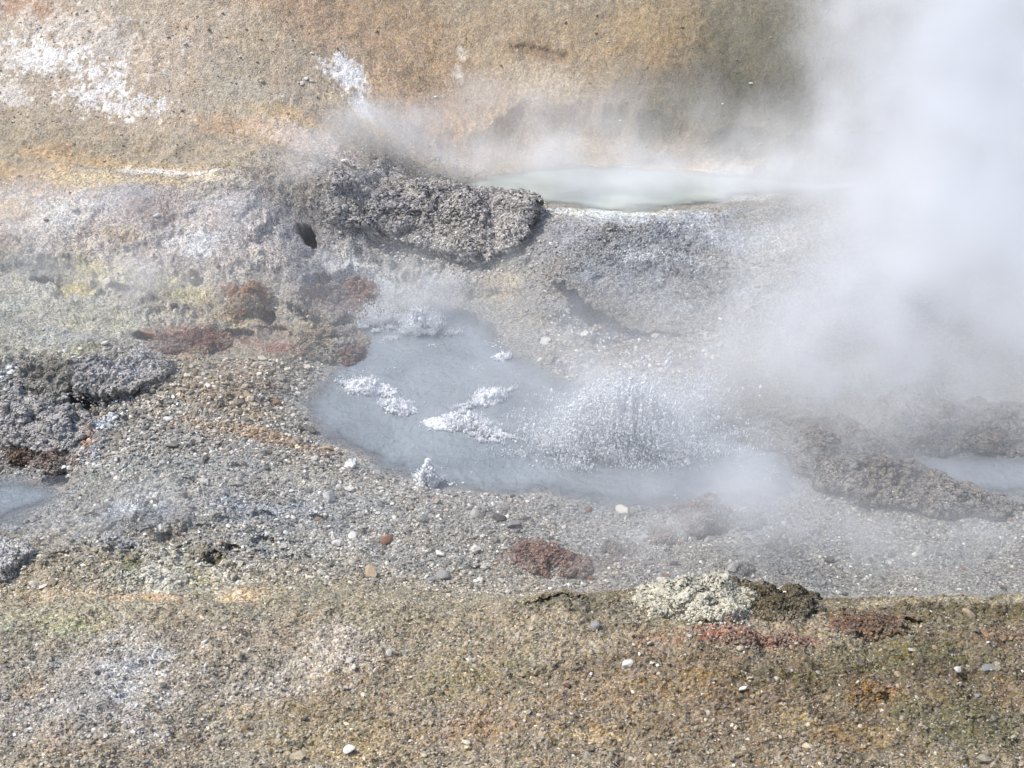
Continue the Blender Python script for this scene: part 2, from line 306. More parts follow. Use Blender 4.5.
# ------------------------------------------------------------------ mesh helper
def mesh_np(name, verts, faces, col=None, smooth=True):
    """verts (n,3), faces (m,k) -> mesh with an optional albedo attribute"""
    me = bpy.data.meshes.new(name); k = faces.shape[1]; nf = len(faces)
    me.vertices.add(len(verts)); me.vertices.foreach_set('co', np.ascontiguousarray(verts, np.float32).ravel())
    me.loops.add(nf*k); me.loops.foreach_set('vertex_index', np.ascontiguousarray(faces, np.int32).ravel())
    me.polygons.add(nf); me.polygons.foreach_set('loop_start', np.arange(0, nf*k, k, dtype=np.int32))
    me.polygons.foreach_set('loop_total', np.full(nf, k, np.int32))
    me.polygons.foreach_set('use_smooth', np.full(nf, smooth, bool))
    if col is not None:
        a = me.attributes.new('albedo', 'FLOAT_COLOR', 'POINT')
        a.data.foreach_set('color', np.concatenate([col, np.ones((len(col), 1))], 1).astype(np.float32).ravel())
    me.update(calc_edges=True); return me
def link(name, me, mat, parent=None, loc=None):
    o = bpy.data.objects.new(name, me); COL.objects.link(o)
    if mat and me: me.materials.clear(); me.materials.append(mat)
    if parent: o.parent = parent
    if loc is not None: o.location = loc
    return o
def tag(o, label=None, cat=None, group=None, kind=None):
    for k, v in (('label', label), ('category', cat), ('group', group), ('kind', kind)):
        if v: o[k] = v
    return o
# ------------------------------------------------------------------ materials
def newmat(name):
    m = bpy.data.materials.new(name); m.use_nodes = True; nt = m.node_tree; nt.nodes.clear()
    out = nt.nodes.new('ShaderNodeOutputMaterial'); return m, nt, out
def N(nt, t, **kw):
    nd = nt.nodes.new(t)
    for k, v in kw.items():
        if k.startswith('i_'):
            nm = k[2:].replace('_', ' ')
            nd.inputs[nm].default_value = v
        else: setattr(nd, k, v)
    return nd
def mix(nt, bt, fac, a, b):
    m = nt.nodes.new('ShaderNodeMix'); m.data_type = 'RGBA'; m.blend_type = bt
    for s, v in ((0, fac), (6, a), (7, b)):
        if hasattr(v, 'is_linked') or hasattr(v, 'links'): nt.links.new(v, m.inputs[s])
        else: m.inputs[s].default_value = v
    return m.outputs[2]
def ground_material(name, grit=1.0, cell=85, rough=.85, bump=.6, attr=True, rgb=None, obj_random=0.0, spec=.3, crust=0.0):
    m, nt, out = newmat(name); L = nt.links.new
    geo = N(nt, 'ShaderNodeTexCoord')
    P = geo.outputs['Object']
    if attr:
        base = N(nt, 'ShaderNodeAttribute', attribute_name='albedo').outputs['Color']
    else:
        c = N(nt, 'ShaderNodeRGB'); c.outputs[0].default_value = (*lin(rgb), 1); base = c.outputs[0]
    # grains: two sizes of cells with a random lightness each
    v1 = N(nt, 'ShaderNodeTexVoronoi', i_Scale=cell, i_Randomness=1.0); L(P, v1.inputs['Vector'])
    v2 = N(nt, 'ShaderNodeTexVoronoi', i_Scale=cell*2.1); L(P, v2.inputs['Vector'])
    def lightness(v, lo, hi):
        s = N(nt, 'ShaderNodeSeparateColor'); L(v.outputs['Color'], s.inputs[0])
        r = N(nt, 'ShaderNodeMapRange'); L(s.outputs[0], r.inputs[0]); r.inputs[3].default_value = lo; r.inputs[4].default_value = hi
        return r.outputs[0], s
    l1, s1 = lightness(v1, 1-.48*grit, 1+.52*grit); l2, s2 = lightness(v2, 1-.35*grit, 1+.38*grit)
    mm = N(nt, 'ShaderNodeMath', operation='MULTIPLY'); L(l1, mm.inputs[0]); L(l2, mm.inputs[1])
    nz = N(nt, 'ShaderNodeTexNoise', i_Scale=14.0, i_Detail=8.0, i_Roughness=.72); L(P, nz.inputs['Vector'])
    nr = N(nt, 'ShaderNodeMapRange'); L(nz.outputs[0], nr.inputs[0]); nr.inputs[1].default_value = .3; nr.inputs[2].default_value = .7; nr.inputs[3].default_value = .80; nr.inputs[4].default_value = 1.2
    m2 = N(nt, 'ShaderNodeMath', operation='MULTIPLY'); L(mm.outputs[0], m2.inputs[0]); L(nr.outputs[0], m2.inputs[1])
    colr = nt.nodes.new('ShaderNodeVectorMath'); colr.operation = 'SCALE'; L(base, colr.inputs[0]); L(m2.outputs[0], colr.inputs['Scale'])
    # hue drift from grain to grain: some warm, some bluish
    hs = N(nt, 'ShaderNodeHueSaturation'); L(colr.outputs[0], hs.inputs['Color'])
    hr = N(nt, 'ShaderNodeMapRange'); L(s1.outputs[1], hr.inputs[0]); hr.inputs[3].default_value = .5-.018*grit; hr.inputs[4].default_value = .5+.018*grit; L(hr.outputs[0], hs.inputs['Hue'])
    sr = N(nt, 'ShaderNodeMapRange'); L(s1.outputs[2], sr.inputs[0]); sr.inputs[3].default_value = 1-.45*grit; sr.inputs[4].default_value = 1+.45*grit; L(sr.outputs[0], hs.inputs['Saturation'])
    c_out = hs.outputs[0]
    if obj_random:
        oi = N(nt, 'ShaderNodeObjectInfo'); r = N(nt, 'ShaderNodeMapRange'); L(oi.outputs['Random'], r.inputs[0]); r.inputs[3].default_value = 1-obj_random; r.inputs[4].default_value = 1+obj_random*.6
        sc = nt.nodes.new('ShaderNodeVectorMath'); sc.operation = 'SCALE'; L(c_out, sc.inputs[0]); L(r.outputs[0], sc.inputs['Scale']); c_out = sc.outputs[0]
    b = N(nt, 'ShaderNodeBsdfPrincipled'); L(c_out, b.inputs['Base Color'])
    b.inputs['Roughness'].default_value = rough; b.inputs['Specular IOR Level'].default_value = spec
    # relief of the grains
    n2 = N(nt, 'ShaderNodeTexNoise', i_Scale=60.0, i_Detail=5.0, i_Roughness=.7); L(P, n2.inputs['Vector'])
    inv = N(nt, 'ShaderNodeMath', operation='MULTIPLY_ADD'); L(v1.outputs['Distance'], inv.inputs[0]); inv.inputs[1].default_value = -.8; L(n2.outputs[0], inv.inputs[2])
    bp = N(nt, 'ShaderNodeBump', i_Strength=bump, i_Distance=.012); L(inv.outputs[0], bp.inputs['Height'])
    L(bp.outputs[0], b.inputs['Normal'])
    L(b.outputs[0], out.inputs['Surface']); return m
M_ground = ground_material('gravelly_ground', 1.0, 80, .82, .7)
M_hill = ground_material('crumbly_hill_clay', .45, 60, .9, .6)
M_crust = ground_material('sinter_crust', .9, 80, .88, 1.0)
M_sulphur = ground_material('sulphur_crust', .35, 80, .85, .8)
M_gravel = ground_material('loose_gravel', .35, 60, .75, .3)
M_stone = {k: ground_material(k+'_stone', .25, 120, r, .4, False, c, .22) for k, c, r in (
    ('pale', (206,200,188), .7), ('white', (228,224,216), .65), ('grey', (150,148,146), .75), ('dark', (92,88,84), .6), ('rusty', (142,108,86), .8), ('tan', (176,158,132), .8), ('ochre', (168,142,104), .8))}
def water_material(name, rgb, rough, bump, scale):
    m, nt, out = newmat(name); L = nt.links.new
    tc = N(nt, 'ShaderNodeTexCoord')
    nz = N(nt, 'ShaderNodeTexNoise', i_Scale=1.7, i_Detail=7.0, i_Roughness=.62, i_Distortion=.8); L(tc.outputs['Object'], nz.inputs['Vector'])
    cr = N(nt, 'ShaderNodeValToRGB'); cr.color_ramp.elements[0].position = .32; cr.color_ramp.elements[1].position = .68
    cr.color_ramp.elements[0].color = (*lin(rgb)*.82, 1); cr.color_ramp.elements[1].color = (*np.minimum(lin(rgb)*1.22, .8), 1)
    L(nz.outputs[0], cr.inputs[0])
    b = N(nt, 'ShaderNodeBsdfPrincipled'); L(cr.outputs[0], b.inputs['Base Color']); b.inputs['Roughness'].default_value = rough
    b.inputs['IOR'].default_value = 1.33
    w = N(nt, 'ShaderNodeTexNoise', i_Scale=scale, i_Detail=4.0, i_Roughness=.6, i_Distortion=.4); L(tc.outputs['Object'], w.inputs['Vector'])
    bp = N(nt, 'ShaderNodeBump', i_Strength=bump, i_Distance=.02); L(w.outputs[0], bp.inputs['Height']); L(bp.outputs[0], b.inputs['Normal'])
    tr = N(nt, 'ShaderNodeBsdfTransparent'); at_ = N(nt, 'ShaderNodeAttribute', attribute_name='turbid'); mx = N(nt, 'ShaderNodeMixShader')
    L(at_.outputs['Fac'], mx.inputs[0]); L(tr.outputs[0], mx.inputs[1]); L(b.outputs[0], mx.inputs[2])
    L(mx.outputs[0], out.inputs['Surface']); return m
M_pool = water_material('milky_grey_water', (128,136,142), .16, 1.0, 22)
M_pond = water_material('pale_green_water', (178,184,176), .35, .15, 14)
def foam_material():
    m, nt, out = newmat('white_foam'); L = nt.links.new
    b = N(nt, 'ShaderNodeBsdfPrincipled'); b.inputs['Base Color'].default_value = (.93,.94,.95,1); b.inputs['Roughness'].default_value = .35
    tr = N(nt, 'ShaderNodeBsdfTranslucent'); tr.inputs[0].default_value = (.85,.88,.9,1)
    mx = N(nt, 'ShaderNodeMixShader'); mx.inputs[0].default_value = .25; L(b.outputs[0], mx.inputs[1]); L(tr.outputs[0], mx.inputs[2])
    L(mx.outputs[0], out.inputs['Surface']); return m
M_foam = foam_material()
# ------------------------------------------------------------------ terrain sheet
NU, NV, EX = 1150, 1250, 34
u = np.linspace(-1, 1, NU)
ycore = [3.1]
while ycore[-1] < 15.2:
    ycore.append(ycore[-1]+.0042*(ycore[-1]/4.0)**1.02)
ycore = np.array(ycore)
yf = 15.2+np.cumsum(.02*1.17**np.arange(52)); yf = yf[yf < 260]
yn = 3.1-np.cumsum(.006*1.16**np.arange(52)); yn = yn[yn > -80]
ys = np.concatenate([yn[::-1], ycore, yf])
ext = np.cumsum(.004*1.3**np.arange(EX))
us = np.concatenate([-(1+ext[::-1]), u, 1+ext])
hw = .62*np.maximum(np.minimum(ys, 17), 2.6)+.12            # half width of the finely divided fan
X = us[None,:]*hw[:,None]; Y = np.repeat(ys[:,None], len(us), 1)
print('terrain verts', X.size)
Z = H(X, Y)
Z = np.where(np.abs(X) > 20, Z*0+np.clip(Z, 0, 14), np.clip(Z, -.5, 16))
DIGS = [ # px, py, rx, ry, depth : hollows that run into the slope
 (308,240,9,8,.75),(390,244,18,6,.45),(408,247,16,4,.22),(325,314,30,15,.36),(267,318,9,9,.22),(350,316,20,8,.2),(196,281,7,6,.12),
 (18,455,11,6,.18),(55,380,16,6,.16),(88,402,24,10,.22),(30,408,10,9,.15),(100,392,20,4,.15),(144,339,12,4,.14),(722,282,9,7,.22),(652,323,20,4,.1),
 (118,530,14,7,.08),(262,545,12,8,.12),(232,553,10,5,.08),(128,553,8,5,.08),(215,562,10,6,.1),(268,400,10,4,.04),(540,54,34,6,.03),(583,318,26,12,.55),(612,338,24,8,.2),(150,505,9,6,.07),(190,485,10,5,.06),(235,470,9,5,.05),(205,530,14,6,.07),(320,520,12,5,.05),(170,540,14,6,.08),(60,560,12,6,.07),(90,520,10,6,.07),(300,560,14,5,.06),(265,518,16,6,.06),(640,605,10,6,.08),(480,570,12,4,.05),
 (55,470,12,8,.12),(240,335,16,5,.1),(5,420,10,12,.12),(60,415,10,6,.1),(460,255,20,4,.1),(505,240,6,14,.1),(700,202,20,5,.08),(120,290,12,4,.08),(45,283,14,4,.08),(275,335,20,6,.06),
 (735,606,10,7,.10),(790,609,16,8,.10),(900,634,26,5,.07),(560,606,30,4,.06),(850,632,14,4,.06)]
def dig(x, y):
    dx = np.zeros(x.shape); dy = np.zeros(x.shape); dz = np.zeros(x.shape)
    for px, py, rx, ry, dep in DIGS:
        c, ux, uy = frame(px, py, rx, ry)
        m = (np.abs(x-c[0]) < np.abs(ux[0])*2.5+.1) & (np.abs(y-c[1]) < np.abs(uy[1])*2.5+.1)
        if not m.any(): continue
        xs, yy = x[m], y[m]
        uu, vv = local(xs, yy, c, ux, uy)
        r = np.hypot(uu, vv)+fbm2(xs, yy, 11, 5, 301, .7)*.75
        f = sstep(1.15, .55, r)*dep
        dy[m] += f*.80; dz[m] -= f*.60
    return dx, dy, dz
dx, dy, dz = dig(X, Y)
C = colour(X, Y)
V = np.stack([X+dx, Y+dy, Z+dz], -1).reshape(-1, 3)
nr, nc = X.shape
idx = np.arange(nr*nc).reshape(nr, nc)
Fq = np.stack([idx[:-1,:-1], idx[:-1,1:], idx[1:,1:], idx[1:,:-1]], -1).reshape(-1, 4)
cx = X[:-1,:-1].ravel(); cy = Y[:-1,:-1].ravel()
ft = np.array([(*Hbase1(px, py),) for px, py in [(-150,185),(0,180),(100,168),(200,166),(300,152),(380,150),(450,158),(520,158),(600,158),(700,162),(800,165),(1000,160),(1200,160)]])
hillfoot = np.interp(cx, ft[:,0], ft[:,1])+fbm2(cx, cy*0, 1.5, 3, 401)*.1
rimline = np.interp(cx, [at(p, 605, .85)[0] for p in (0, 1000)], [5.25, 5.25])
isH = cy > hillfoot; isB = (cy < rimline) & ~isH; isG = ~isH & ~isB
def submesh(name, mask, mat, label=None):
    f = Fq[mask]; used = np.unique(f); remap = np.zeros(len(V), np.int64); remap[used] = np.arange(len(used))
    o = link(name, mesh_np(name, V[used], remap[f], C[used]), mat); return tag(o, label=label, kind='structure')
submesh('ground', isG, M_ground, 'grey gravelly ground round the boiling pool')
submesh('foreground_bank', isB, M_ground, 'brown gravelly bank in front of the hot spring')
submesh('hillside', isH, M_hill, 'ochre and tan clay hillside behind the pale pond')
# ------------------------------------------------------------------ water
def water(name, poly, z, mat, amp, label):
    P = np.array(poly); x0, y0 = P.min(0)-.35; x1, y1 = P.max(0)+.35; st = .016
    gx = np.arange(x0, x1, st); gy = np.arange(y0, y1, st); XX, YY = np.meshgrid(gx, gy)
    ZZ = z+fbm2(XX, YY, 5, 4, 500, .6)*amp
    if poly is POOL:
        ZZ += fbm2(XX, YY, 16, 3, 510, .6)*.006
        for px, py, am in ((618,448,.009),(372,393,.005),(468,429,.005),(488,400,.004),(420,331,.005),(428,484,.004)):
            sx, sy = at(px, py, 0); dd = np.hypot(XX-sx, YY-sy)+fbm2(XX, YY, 4, 2, 520)*.05; ZZ += am*np.cos(dd*70)*np.exp(-dd*2.6)
    sd = polysd(XX, YY, poly); i2 = np.arange(XX.size).reshape(XX.shape)
    f = np.stack([i2[:-1,:-1], i2[:-1,1:], i2[1:,1:], i2[1:,:-1]], -1).reshape(-1, 4)
    f = f[(sd[:-1,:-1] < .3).ravel()]; v = np.stack([XX, YY, ZZ], -1).reshape(-1, 3)
    us_ = np.unique(f); rm = np.zeros(len(v), np.int64); rm[us_] = np.arange(len(us_))
    me = mesh_np(name, v[us_], rm[f]); dp = v[us_,2]-H(v[us_,0], v[us_,1])
    a = me.attributes.new('turbid', 'FLOAT', 'POINT'); a.data.foreach_set('value', np.clip(1-np.exp(-np.maximum(dp, 0)/.018), .25, 1).astype(np.float32))
    return tag(link(name, me, mat), label=label, kind='structure')
water('boiling_water', POOL, 0, M_pool, .012, 'milky grey boiling water in the middle pool')
water('pond_water', POND, POND_Z, M_pond, .001, 'pale green still water of the upper pond')
water('stream_water', CHAN, CH_Z, M_pool, .003, 'bluish grey water behind the dark rocks at right')
water('puddle_water', LPOOL, LP_Z, M_pool, .002, 'small grey puddle at the left edge')
# ------------------------------------------------------------------ crusty rocks
def ico(sub=1):
    import bmesh
    bm = bmesh.new(); bmesh.ops.create_icosphere(bm, subdivisions=sub, radius=1)
    v = np.array([a.co[:] for a in bm.verts]); f = np.array([[a.index for a in q.verts] for q in bm.faces]); bm.free(); return v, f
IV, IF = ico(1); IV3, IF3 = ico(3)
def stone_verts(base, seed, ang=1.0):
    r = np.random.default_rng(seed); v = base.copy()
    for k in range(9):      # chip flat faces off a ball
        nrm = r.normal(size=3); nrm /= np.linalg.norm(nrm); d = r.uniform(.45, .8)
        s = v@nrm; v = v-np.clip(s-d, 0, None)[:,None]*nrm*ang
    v = v*(1+.10*fbm3(v+seed*3.3, 2.2, 3, seed)[:,None]); return v*r.uniform([.9,.65,.4], [1.25,1.0,.75])
def crag(name, outline, peak, hc, label, cat, p=2.2, amp=.03, und=.16, freq=9, mat=None, tint=None, tw=.5, nt_=300, ns=110, thick=.5, shelf=0, seed=0, group=None, parent=None, jag=.06, flat=0, broken=.75):
    """lump on the ground with a broken, undercut edge. outline: (px, py, lip height)"""
    small = broken == .75
    if small: hc *= .72; broken = 1.0; outline = [(a, b, l*.62) for a, b, l in outline]; jag *= 1.5
    pts = np.array([hit(a, b) for a, b, _ in outline]); lips = np.array([l for *_, l in outline], float)
    c = np.array(hit(*peak))[:2]
    P = pts[:,:2]-c; ang = np.arctan2(P[:,1], P[:,0]); rad = np.hypot(P[:,0], P[:,1]); o = np.argsort(ang)
    ang, rad, lips = ang[o], rad[o], lips[o]
    A3 = np.concatenate([ang-2*math.pi, ang, ang+2*math.pi]); R3 = np.tile(rad, 3); L3 = np.tile(lips, 3)
    th = np.linspace(-math.pi, math.pi, nt_, endpoint=False)
    w = np.ones(9)/9
    rr = np.interp(th, A3, R3); lp = np.interp(th, A3, L3)
    rr = np.convolve(np.r_[rr[-4:], rr, rr[:4]], w, 'valid'); lp = np.convolve(np.r_[lp[-4:], lp, lp[:4]], w, 'valid')
    ex = c[0]+rr*np.cos(th); ey = c[1]+rr*np.sin(th)
    rr = rr*(1+fbm2(ex, ey, 5, 5, 600+seed, .7)*jag*2.5+fbm2(ex, ey, 19, 4, 610+seed, .7)*jag*1.3)
    s_top = np.linspace(0, 1, ns)**.8; s_un = np.linspace(0, 1, 22)[1:]
    rows = []; ss = []; tops = []
    for s in s_top:
        h = lp+(hc-lp)*(1-s**p); rows.append((rr*s, h, np.ones(nt_))); 
    for s in s_un:   # down and inwards under the lip
        r = rr*(1-und*math.sin(s*math.pi/2)*np.clip(lp/.06, 0, 1)); h = lp*(1-s**(1/max(thick, .05)*.5+.4))-.05*s
        if shelf: r = rr*(1-und*s); h = np.minimum(lp, lp-shelf*s**.4)
        rows.append((r, h, np.full(nt_, 1-s)))
    RR = np.array([r[0] for r in rows]); HH = np.array([r[1] for r in rows])
    x = c[0]+RR*np.cos(th); y = c[1]+RR*np.sin(th)
    zb = tps(x, y) if flat else H(x, y)
    bk = np.clip(1+fbm2(x, y, max(freq*.55, 3.5), 4, 650+seed, .6)*1.9, -.7, 1.7)
    HH = HH*(1-broken+broken*bk)*.82-.014*broken
    v = np.stack([x, y, zb+HH], -1)
    # displace along approximate normals with ridged and soft noise
    nn = np.cross(np.roll(v, -1, 1)-np.roll(v, 1, 1), np.gradient(v, axis=0)); nn /= np.linalg.norm(nn, axis=-1, keepdims=True)+1e-9
    nn = -nn if nn[ns//2,:,2].mean() < 0 else nn
    q = v.reshape(-1, 3); sc = freq
    qa = q*np.array([.75,.75,2.0]); dsp = fbm3(qa, sc, 5, 700+seed, .46 if seed == 1 else .56, True)*amp+fbm3(q, sc*.4, 3, 720+seed)*amp*1.4+fbm3(q, 36, 3, 740+seed, .6)*min(amp*.6, .015 if seed > 2 else .008)
    v = (q+nn.reshape(-1, 3)*dsp[:,None]).reshape(v.shape)
    m, k = v.shape[:2]; ii = np.arange(m*k).reshape(m, k); jj = np.roll(ii, -1, 1)
    f = np.stack([ii[:-1], jj[:-1], jj[1:], ii[1:]], -1).reshape(-1, 4)[:, ::1]
    q = v.reshape(-1, 3); col = colour(q[:,0], q[:,1])
    if tint is not None:
        t = np.clip(tw*.85+fbm3(q, 7, 4, 760+seed)*.9, 0, .9)[:,None]; tint = np.array(tint)*.62+np.array((158,151,142))*.38; col = col*(1-t)+lin(tint)*(.85+.3*fbm3(q, 20, 3, 770)[:,None])*t
    o3 = np.array([c[0], c[1], float(tps(c[:1], c[1:])[0])])
    # crumbs sitting on the crust, part of the same lump
    rg = np.random.default_rng(4000+seed); top = np.arange(k, ns*k); wgt = np.repeat(RR[1:ns].mean(1), k); wgt /= wgt.sum()
    kc = int(min(6500, max(260, rr.mean()**2*math.pi*5200))); pk = rg.choice(top, kc, p=wgt)
    szc = .0062*np.exp(rg.normal(0, .45, kc))*np.clip(q[pk,1]/8, .75, 1.5)
    base_ = q[pk].copy(); bc = col[pk].copy(); sk = rg.random(kc) < .42     # some have rolled off round the foot
    ta = rg.integers(0, nt_, kc); ro = rr[ta]*(.92+rg.exponential(.11, kc)+.02); xo = c[0]+ro*np.cos(th[ta]); yo = c[1]+ro*np.sin(th[ta])
    sk &= (ro < rr[ta]*1.45) & (lp[ta] > -.005)
    base_[sk,0] = xo[sk]; base_[sk,1] = yo[sk]; base_[sk,2] = H(xo[sk], yo[sk])+.003
    sv = np.stack([stone_verts(IV, 5000+i) for i in range(8)])[rg.integers(0, 8, kc)]*(szc*np.where(sk, 1.25, 1))[:,None,None]
    a_ = rg.uniform(0, 6.28, kc); cv = np.stack([sv[:,:,0]*np.cos(a_)[:,None]-sv[:,:,1]*np.sin(a_)[:,None], sv[:,:,0]*np.sin(a_)[:,None]+sv[:,:,1]*np.cos(a_)[:,None], sv[:,:,2]], -1)+base_[:,None]
    cc = bc*np.exp(rg.normal(.12, .42, kc))[:,None]; tq = rg.random(kc)[:,None]*.4; cc = cc*(1-tq)+lin((186,178,164))*tq
    f3 = np.concatenate([f[:,[0,1,2]], f[:,[0,2,3]], (IF[None]+(np.arange(kc)*len(IV))[:,None,None]).reshape(-1, 3)+len(q)])
    q = np.concatenate([q, cv.reshape(-1, 3)]); col = np.concatenate([col, np.repeat(cc, len(IV), 0)])
    o = link(name, mesh_np(name, q-o3, f3, np.clip(col, .01, .85)), mat or M_crust, parent, o3)
    return tag(o, label, cat, group)
def lumpring(px, py, rx, ry, lip, k=14, jit=.18, seed=0):
    r = random.Random(seed+int(px*7+py)); return [(px+rx*math.cos(a)*(1+r.uniform(-jit, jit)), py+ry*math.sin(a)*(1+r.uniform(-jit, jit)), lip) for a in (2*math.pi*i/k for i in range(k))]
crag('rock_ridge', [(318,205,0),(330,190,.0),(350,178,.03),(385,171,.06),(420,178,.06),(470,190,.05),(505,196,.06),(532,205,.10),(536,228,.15),(520,250,.12),(500,262,.09),(470,268,.10),(440,258,.10),(415,249,.17),(385,243,.17),(366,236,.13),(345,228,.05),(325,220,.0)],
     (430,220), .14, 'long dark grey crusted rock ridge between the boiling pool and the pale pond', 'rock', amp=.055, und=.2, freq=4, seed=1, tint=(226,221,216), tw=.85, nt_=620, ns=200, jag=.06, broken=.55)
crag('crust_ledge', [(552,300,.30),(560,309,.34),(572,320,.37),(584,326,.36),(596,334,.32),(612,336,.20),(640,338,.09),(690,334,.02),(740,320,-.02),(775,290,-.03),(770,250,-.03),(730,222,-.03),(680,216,-.02),(620,224,-.02),(572,244,-.01),(552,270,.04),(548,290,.18)],
     (640,280), .05, 'broad blue-grey mineral crust ending in a thin overhanging lip right of the pool', 'mineral crust', p=1.3, amp=.02, und=.42, freq=8, seed=2, nt_=620, ns=190, thick=.12, shelf=.05, jag=.05, broken=.12)
crag('rock', [(762,440,.03),(790,452,.1),(815,478,.12),(850,502,.12),(900,512,.12),(950,516,.10),(1012,516,.06),(1016,506,.04),(985,496,.05),(930,478,.06),(885,462,.06),(868,440,.07),(850,424,.08),(815,420,.05),(775,418,.03),(750,424,.0)],
     (870,476), .17, 'large rough brown-grey rock lying in steam between the gravel flat and the right-hand stream', 'rock', amp=.05, und=.12, freq=5, seed=3, tint=(126,112,98), tw=.5, nt_=520, ns=150, jag=.05)
crag('rock', [(872,428,.03),(878,446,.08),(910,452,.1),(960,450,.1),(1010,452,.08),(1060,448,.05),(1060,428,.02),(1000,412,.03),(960,406,.03),(940,392,.05),(905,388,.05),(882,402,.03)],
     (925,425), .2, 'brown hump of rock fading into thick steam behind the right-hand stream', 'rock', amp=.045, und=.12, freq=5, seed=4, tint=(124,106,92), tw=.6, nt_=420, ns=120)
crag('rock', [(700,432,.0),(740,420,.03),(790,424,.05),(800,446,.06),(770,450,.06),(730,446,.05)], (755,436), .06, 'low dark rock sliver touching the right end of the boiling pool', 'rock', amp=.03, freq=7, seed=5, tint=(118,112,104), tw=.5, nt_=260, ns=80)
crag('rock', [(684,505,.03),(700,502,.05),(722,504,.06),(726,518,.09),(718,534,.08),(700,538,.08),(686,526,.06)], (705,520), .12, 'knobbly reddish-brown rock standing alone on gravel between pool and yellow mound', 'rock', amp=.03, und=.15, freq=12, seed=6, tint=(104,84,72), tw=.8, nt_=220, ns=80)
crag('rock', [(728,516,.01),(742,514,.03),(760,515,.03),(764,524,.05),(750,530,.04),(732,528,.03)], (746,521), .06, 'flat dark rock just right of the knobbly reddish-brown rock', 'rock', amp=.02, freq=12, seed=7, tint=(96,92,90), tw=.7, nt_=150, ns=50)
crag('rock', lumpring(663,536,14,8,.03), (663,536), .06, 'small brown crumbly rock left of the knobbly reddish rock', 'rock', amp=.02, freq=13, seed=8, tint=(112,92,80), tw=.7, nt_=150, ns=50)
crag('rock', lumpring(620,548,15,8,.03), (620,548), .06, 'dark brown stone lump on grey gravel above the sulphur mound', 'rock', amp=.018, freq=13, seed=9, tint=(104,90,84), tw=.7, nt_=150, ns=50)
crag('rock', [(514,550,.02),(530,542,.03),(560,552,.03),(590,560,.03),(592,572,.05),(560,576,.05),(530,572,.05),(516,562,.04)], (548,562), .07, 'long low red-brown crumbly rock on grey gravel left of the sulphur mound', 'rock', amp=.026, freq=11, seed=10, tint=(136,92,78), tw=.75, nt_=260, ns=80)
crag('rock', lumpring(746,570,7,7,.03,10), (746,570), .07, 'small dark pointed stone behind the sulphur mound', 'rock', amp=.012, freq=16, seed=11, tint=(78,70,70), tw=.85, nt_=120, ns=40)
crag('rock', [(346,352,.03),(350,344,.04),(362,350,.05),(372,360,.03),(364,368,.04),(350,370,.05),(343,362,.04)], (356,359), .10, 'spiky dark red rock at the left edge of the boiling pool', 'rock', amp=.03, und=.1, freq=16, seed=12, tint=(92,52,46), tw=.95, nt_=180, ns=60)
crag('rock', [(298,330,.02),(300,306,.03),(318,296,.05),(350,300,.07),(376,308,.05),(366,324,.02),(345,318,.12),(318,316,.12),(304,326,.08)], (338,303), .10, 'brown arched rock over a dark hollow left of the pool', 'rock', amp=.022, und=.3, freq=10, seed=13, tint=(128,96,70), tw=.45, nt_=260, ns=80)
crag('rock', [(300,346,.0),(308,332,.02),(335,328,.03),(362,330,.05),(372,344,.06),(352,358,.07),(322,362,.07),(304,358,.04)], (334,342), .08, 'crumbly yellowish-brown rock below the dark hollow', 'rock', amp=.025, freq=12, seed=14, tint=(160,142,112), tw=.5, nt_=260, ns=80)
crag('rock', [(340,296,.02),(345,288,.03),(365,284,.04),(378,292,.05),(370,300,.06),(350,300,.05)], (360,292), .07, 'small rust-red rock above the dark hollow', 'rock', amp=.018, freq=14, seed=15, tint=(140,72,44), tw=.8, nt_=160, ns=50)
crag('rock', [(228,312,.06),(232,300,.03),(246,290,.02),(268,290,.04),(276,300,.09),(264,306,.12),(250,316,.12),(236,324,.11)], (250,303), .12, 'orange-brown slanting rock hood at the foot of the pale crust', 'rock', amp=.018, und=.3, freq=10, seed=16, tint=(156,100,52), tw=.55, nt_=240, ns=80)
crag('rock', [(150,346,.02),(165,336,.02),(195,332,.03),(225,332,.03),(235,342,.04),(215,350,.05),(185,352,.05),(160,352,.04)], (192,343), .06, 'flat dark red crust left of the orange-brown hood', 'rock', amp=.018, freq=13, seed=17, tint=(112,62,50), tw=.75, nt_=260, ns=70)
crag('rock', [(72,380,.08),(78,362,.03),(105,352,.01),(150,348,.01),(168,360,.04),(166,380,.08),(140,394,.12),(108,402,.14),(84,398,.13)], (122,372), .09, 'lavender-grey crusty rock with a dark undercut on the left', 'rock', amp=.026, und=.22, freq=9, seed=18, tint=(222,221,224), tw=.75, nt_=340, ns=110)
crag('rock', [(-12,420,.03),(10,404,.05),(40,400,.05),(76,410,.06),(92,424,.05),(78,446,.08),(50,458,.09),(20,450,.1),(-12,446,.06)], (40,426), .08, 'pale grey rough rock near the left edge above the puddle', 'rock', amp=.032, und=.15, freq=9, seed=19, tint=(222,220,218), tw=.75, nt_=340, ns=110)
crag('rock', [(20,372,.04),(32,360,.02),(56,362,.04),(72,380,.08),(62,396,.08),(34,392,.08)], (46,376), .06, 'olive-grey rock wedge beside the dark crevice on the left', 'rock', amp=.026, freq=10, seed=20, tint=(168,164,146), tw=.6, nt_=240, ns=80)
crag('rock', lumpring(20,456,15,6,.04), (20,455), .07, 'small dark rust rock at the far left', 'rock', amp=.02, freq=14, seed=21, tint=(88,58,34), tw=.9, nt_=160, ns=50)
crag('rock', lumpring(52,462,26,7,.03), (52,461), .05, 'reddish-brown rubble rock above the left puddle', 'rock', amp=.026, freq=13, seed=22, tint=(146,112,92), tw=.6, nt_=200, ns=60)
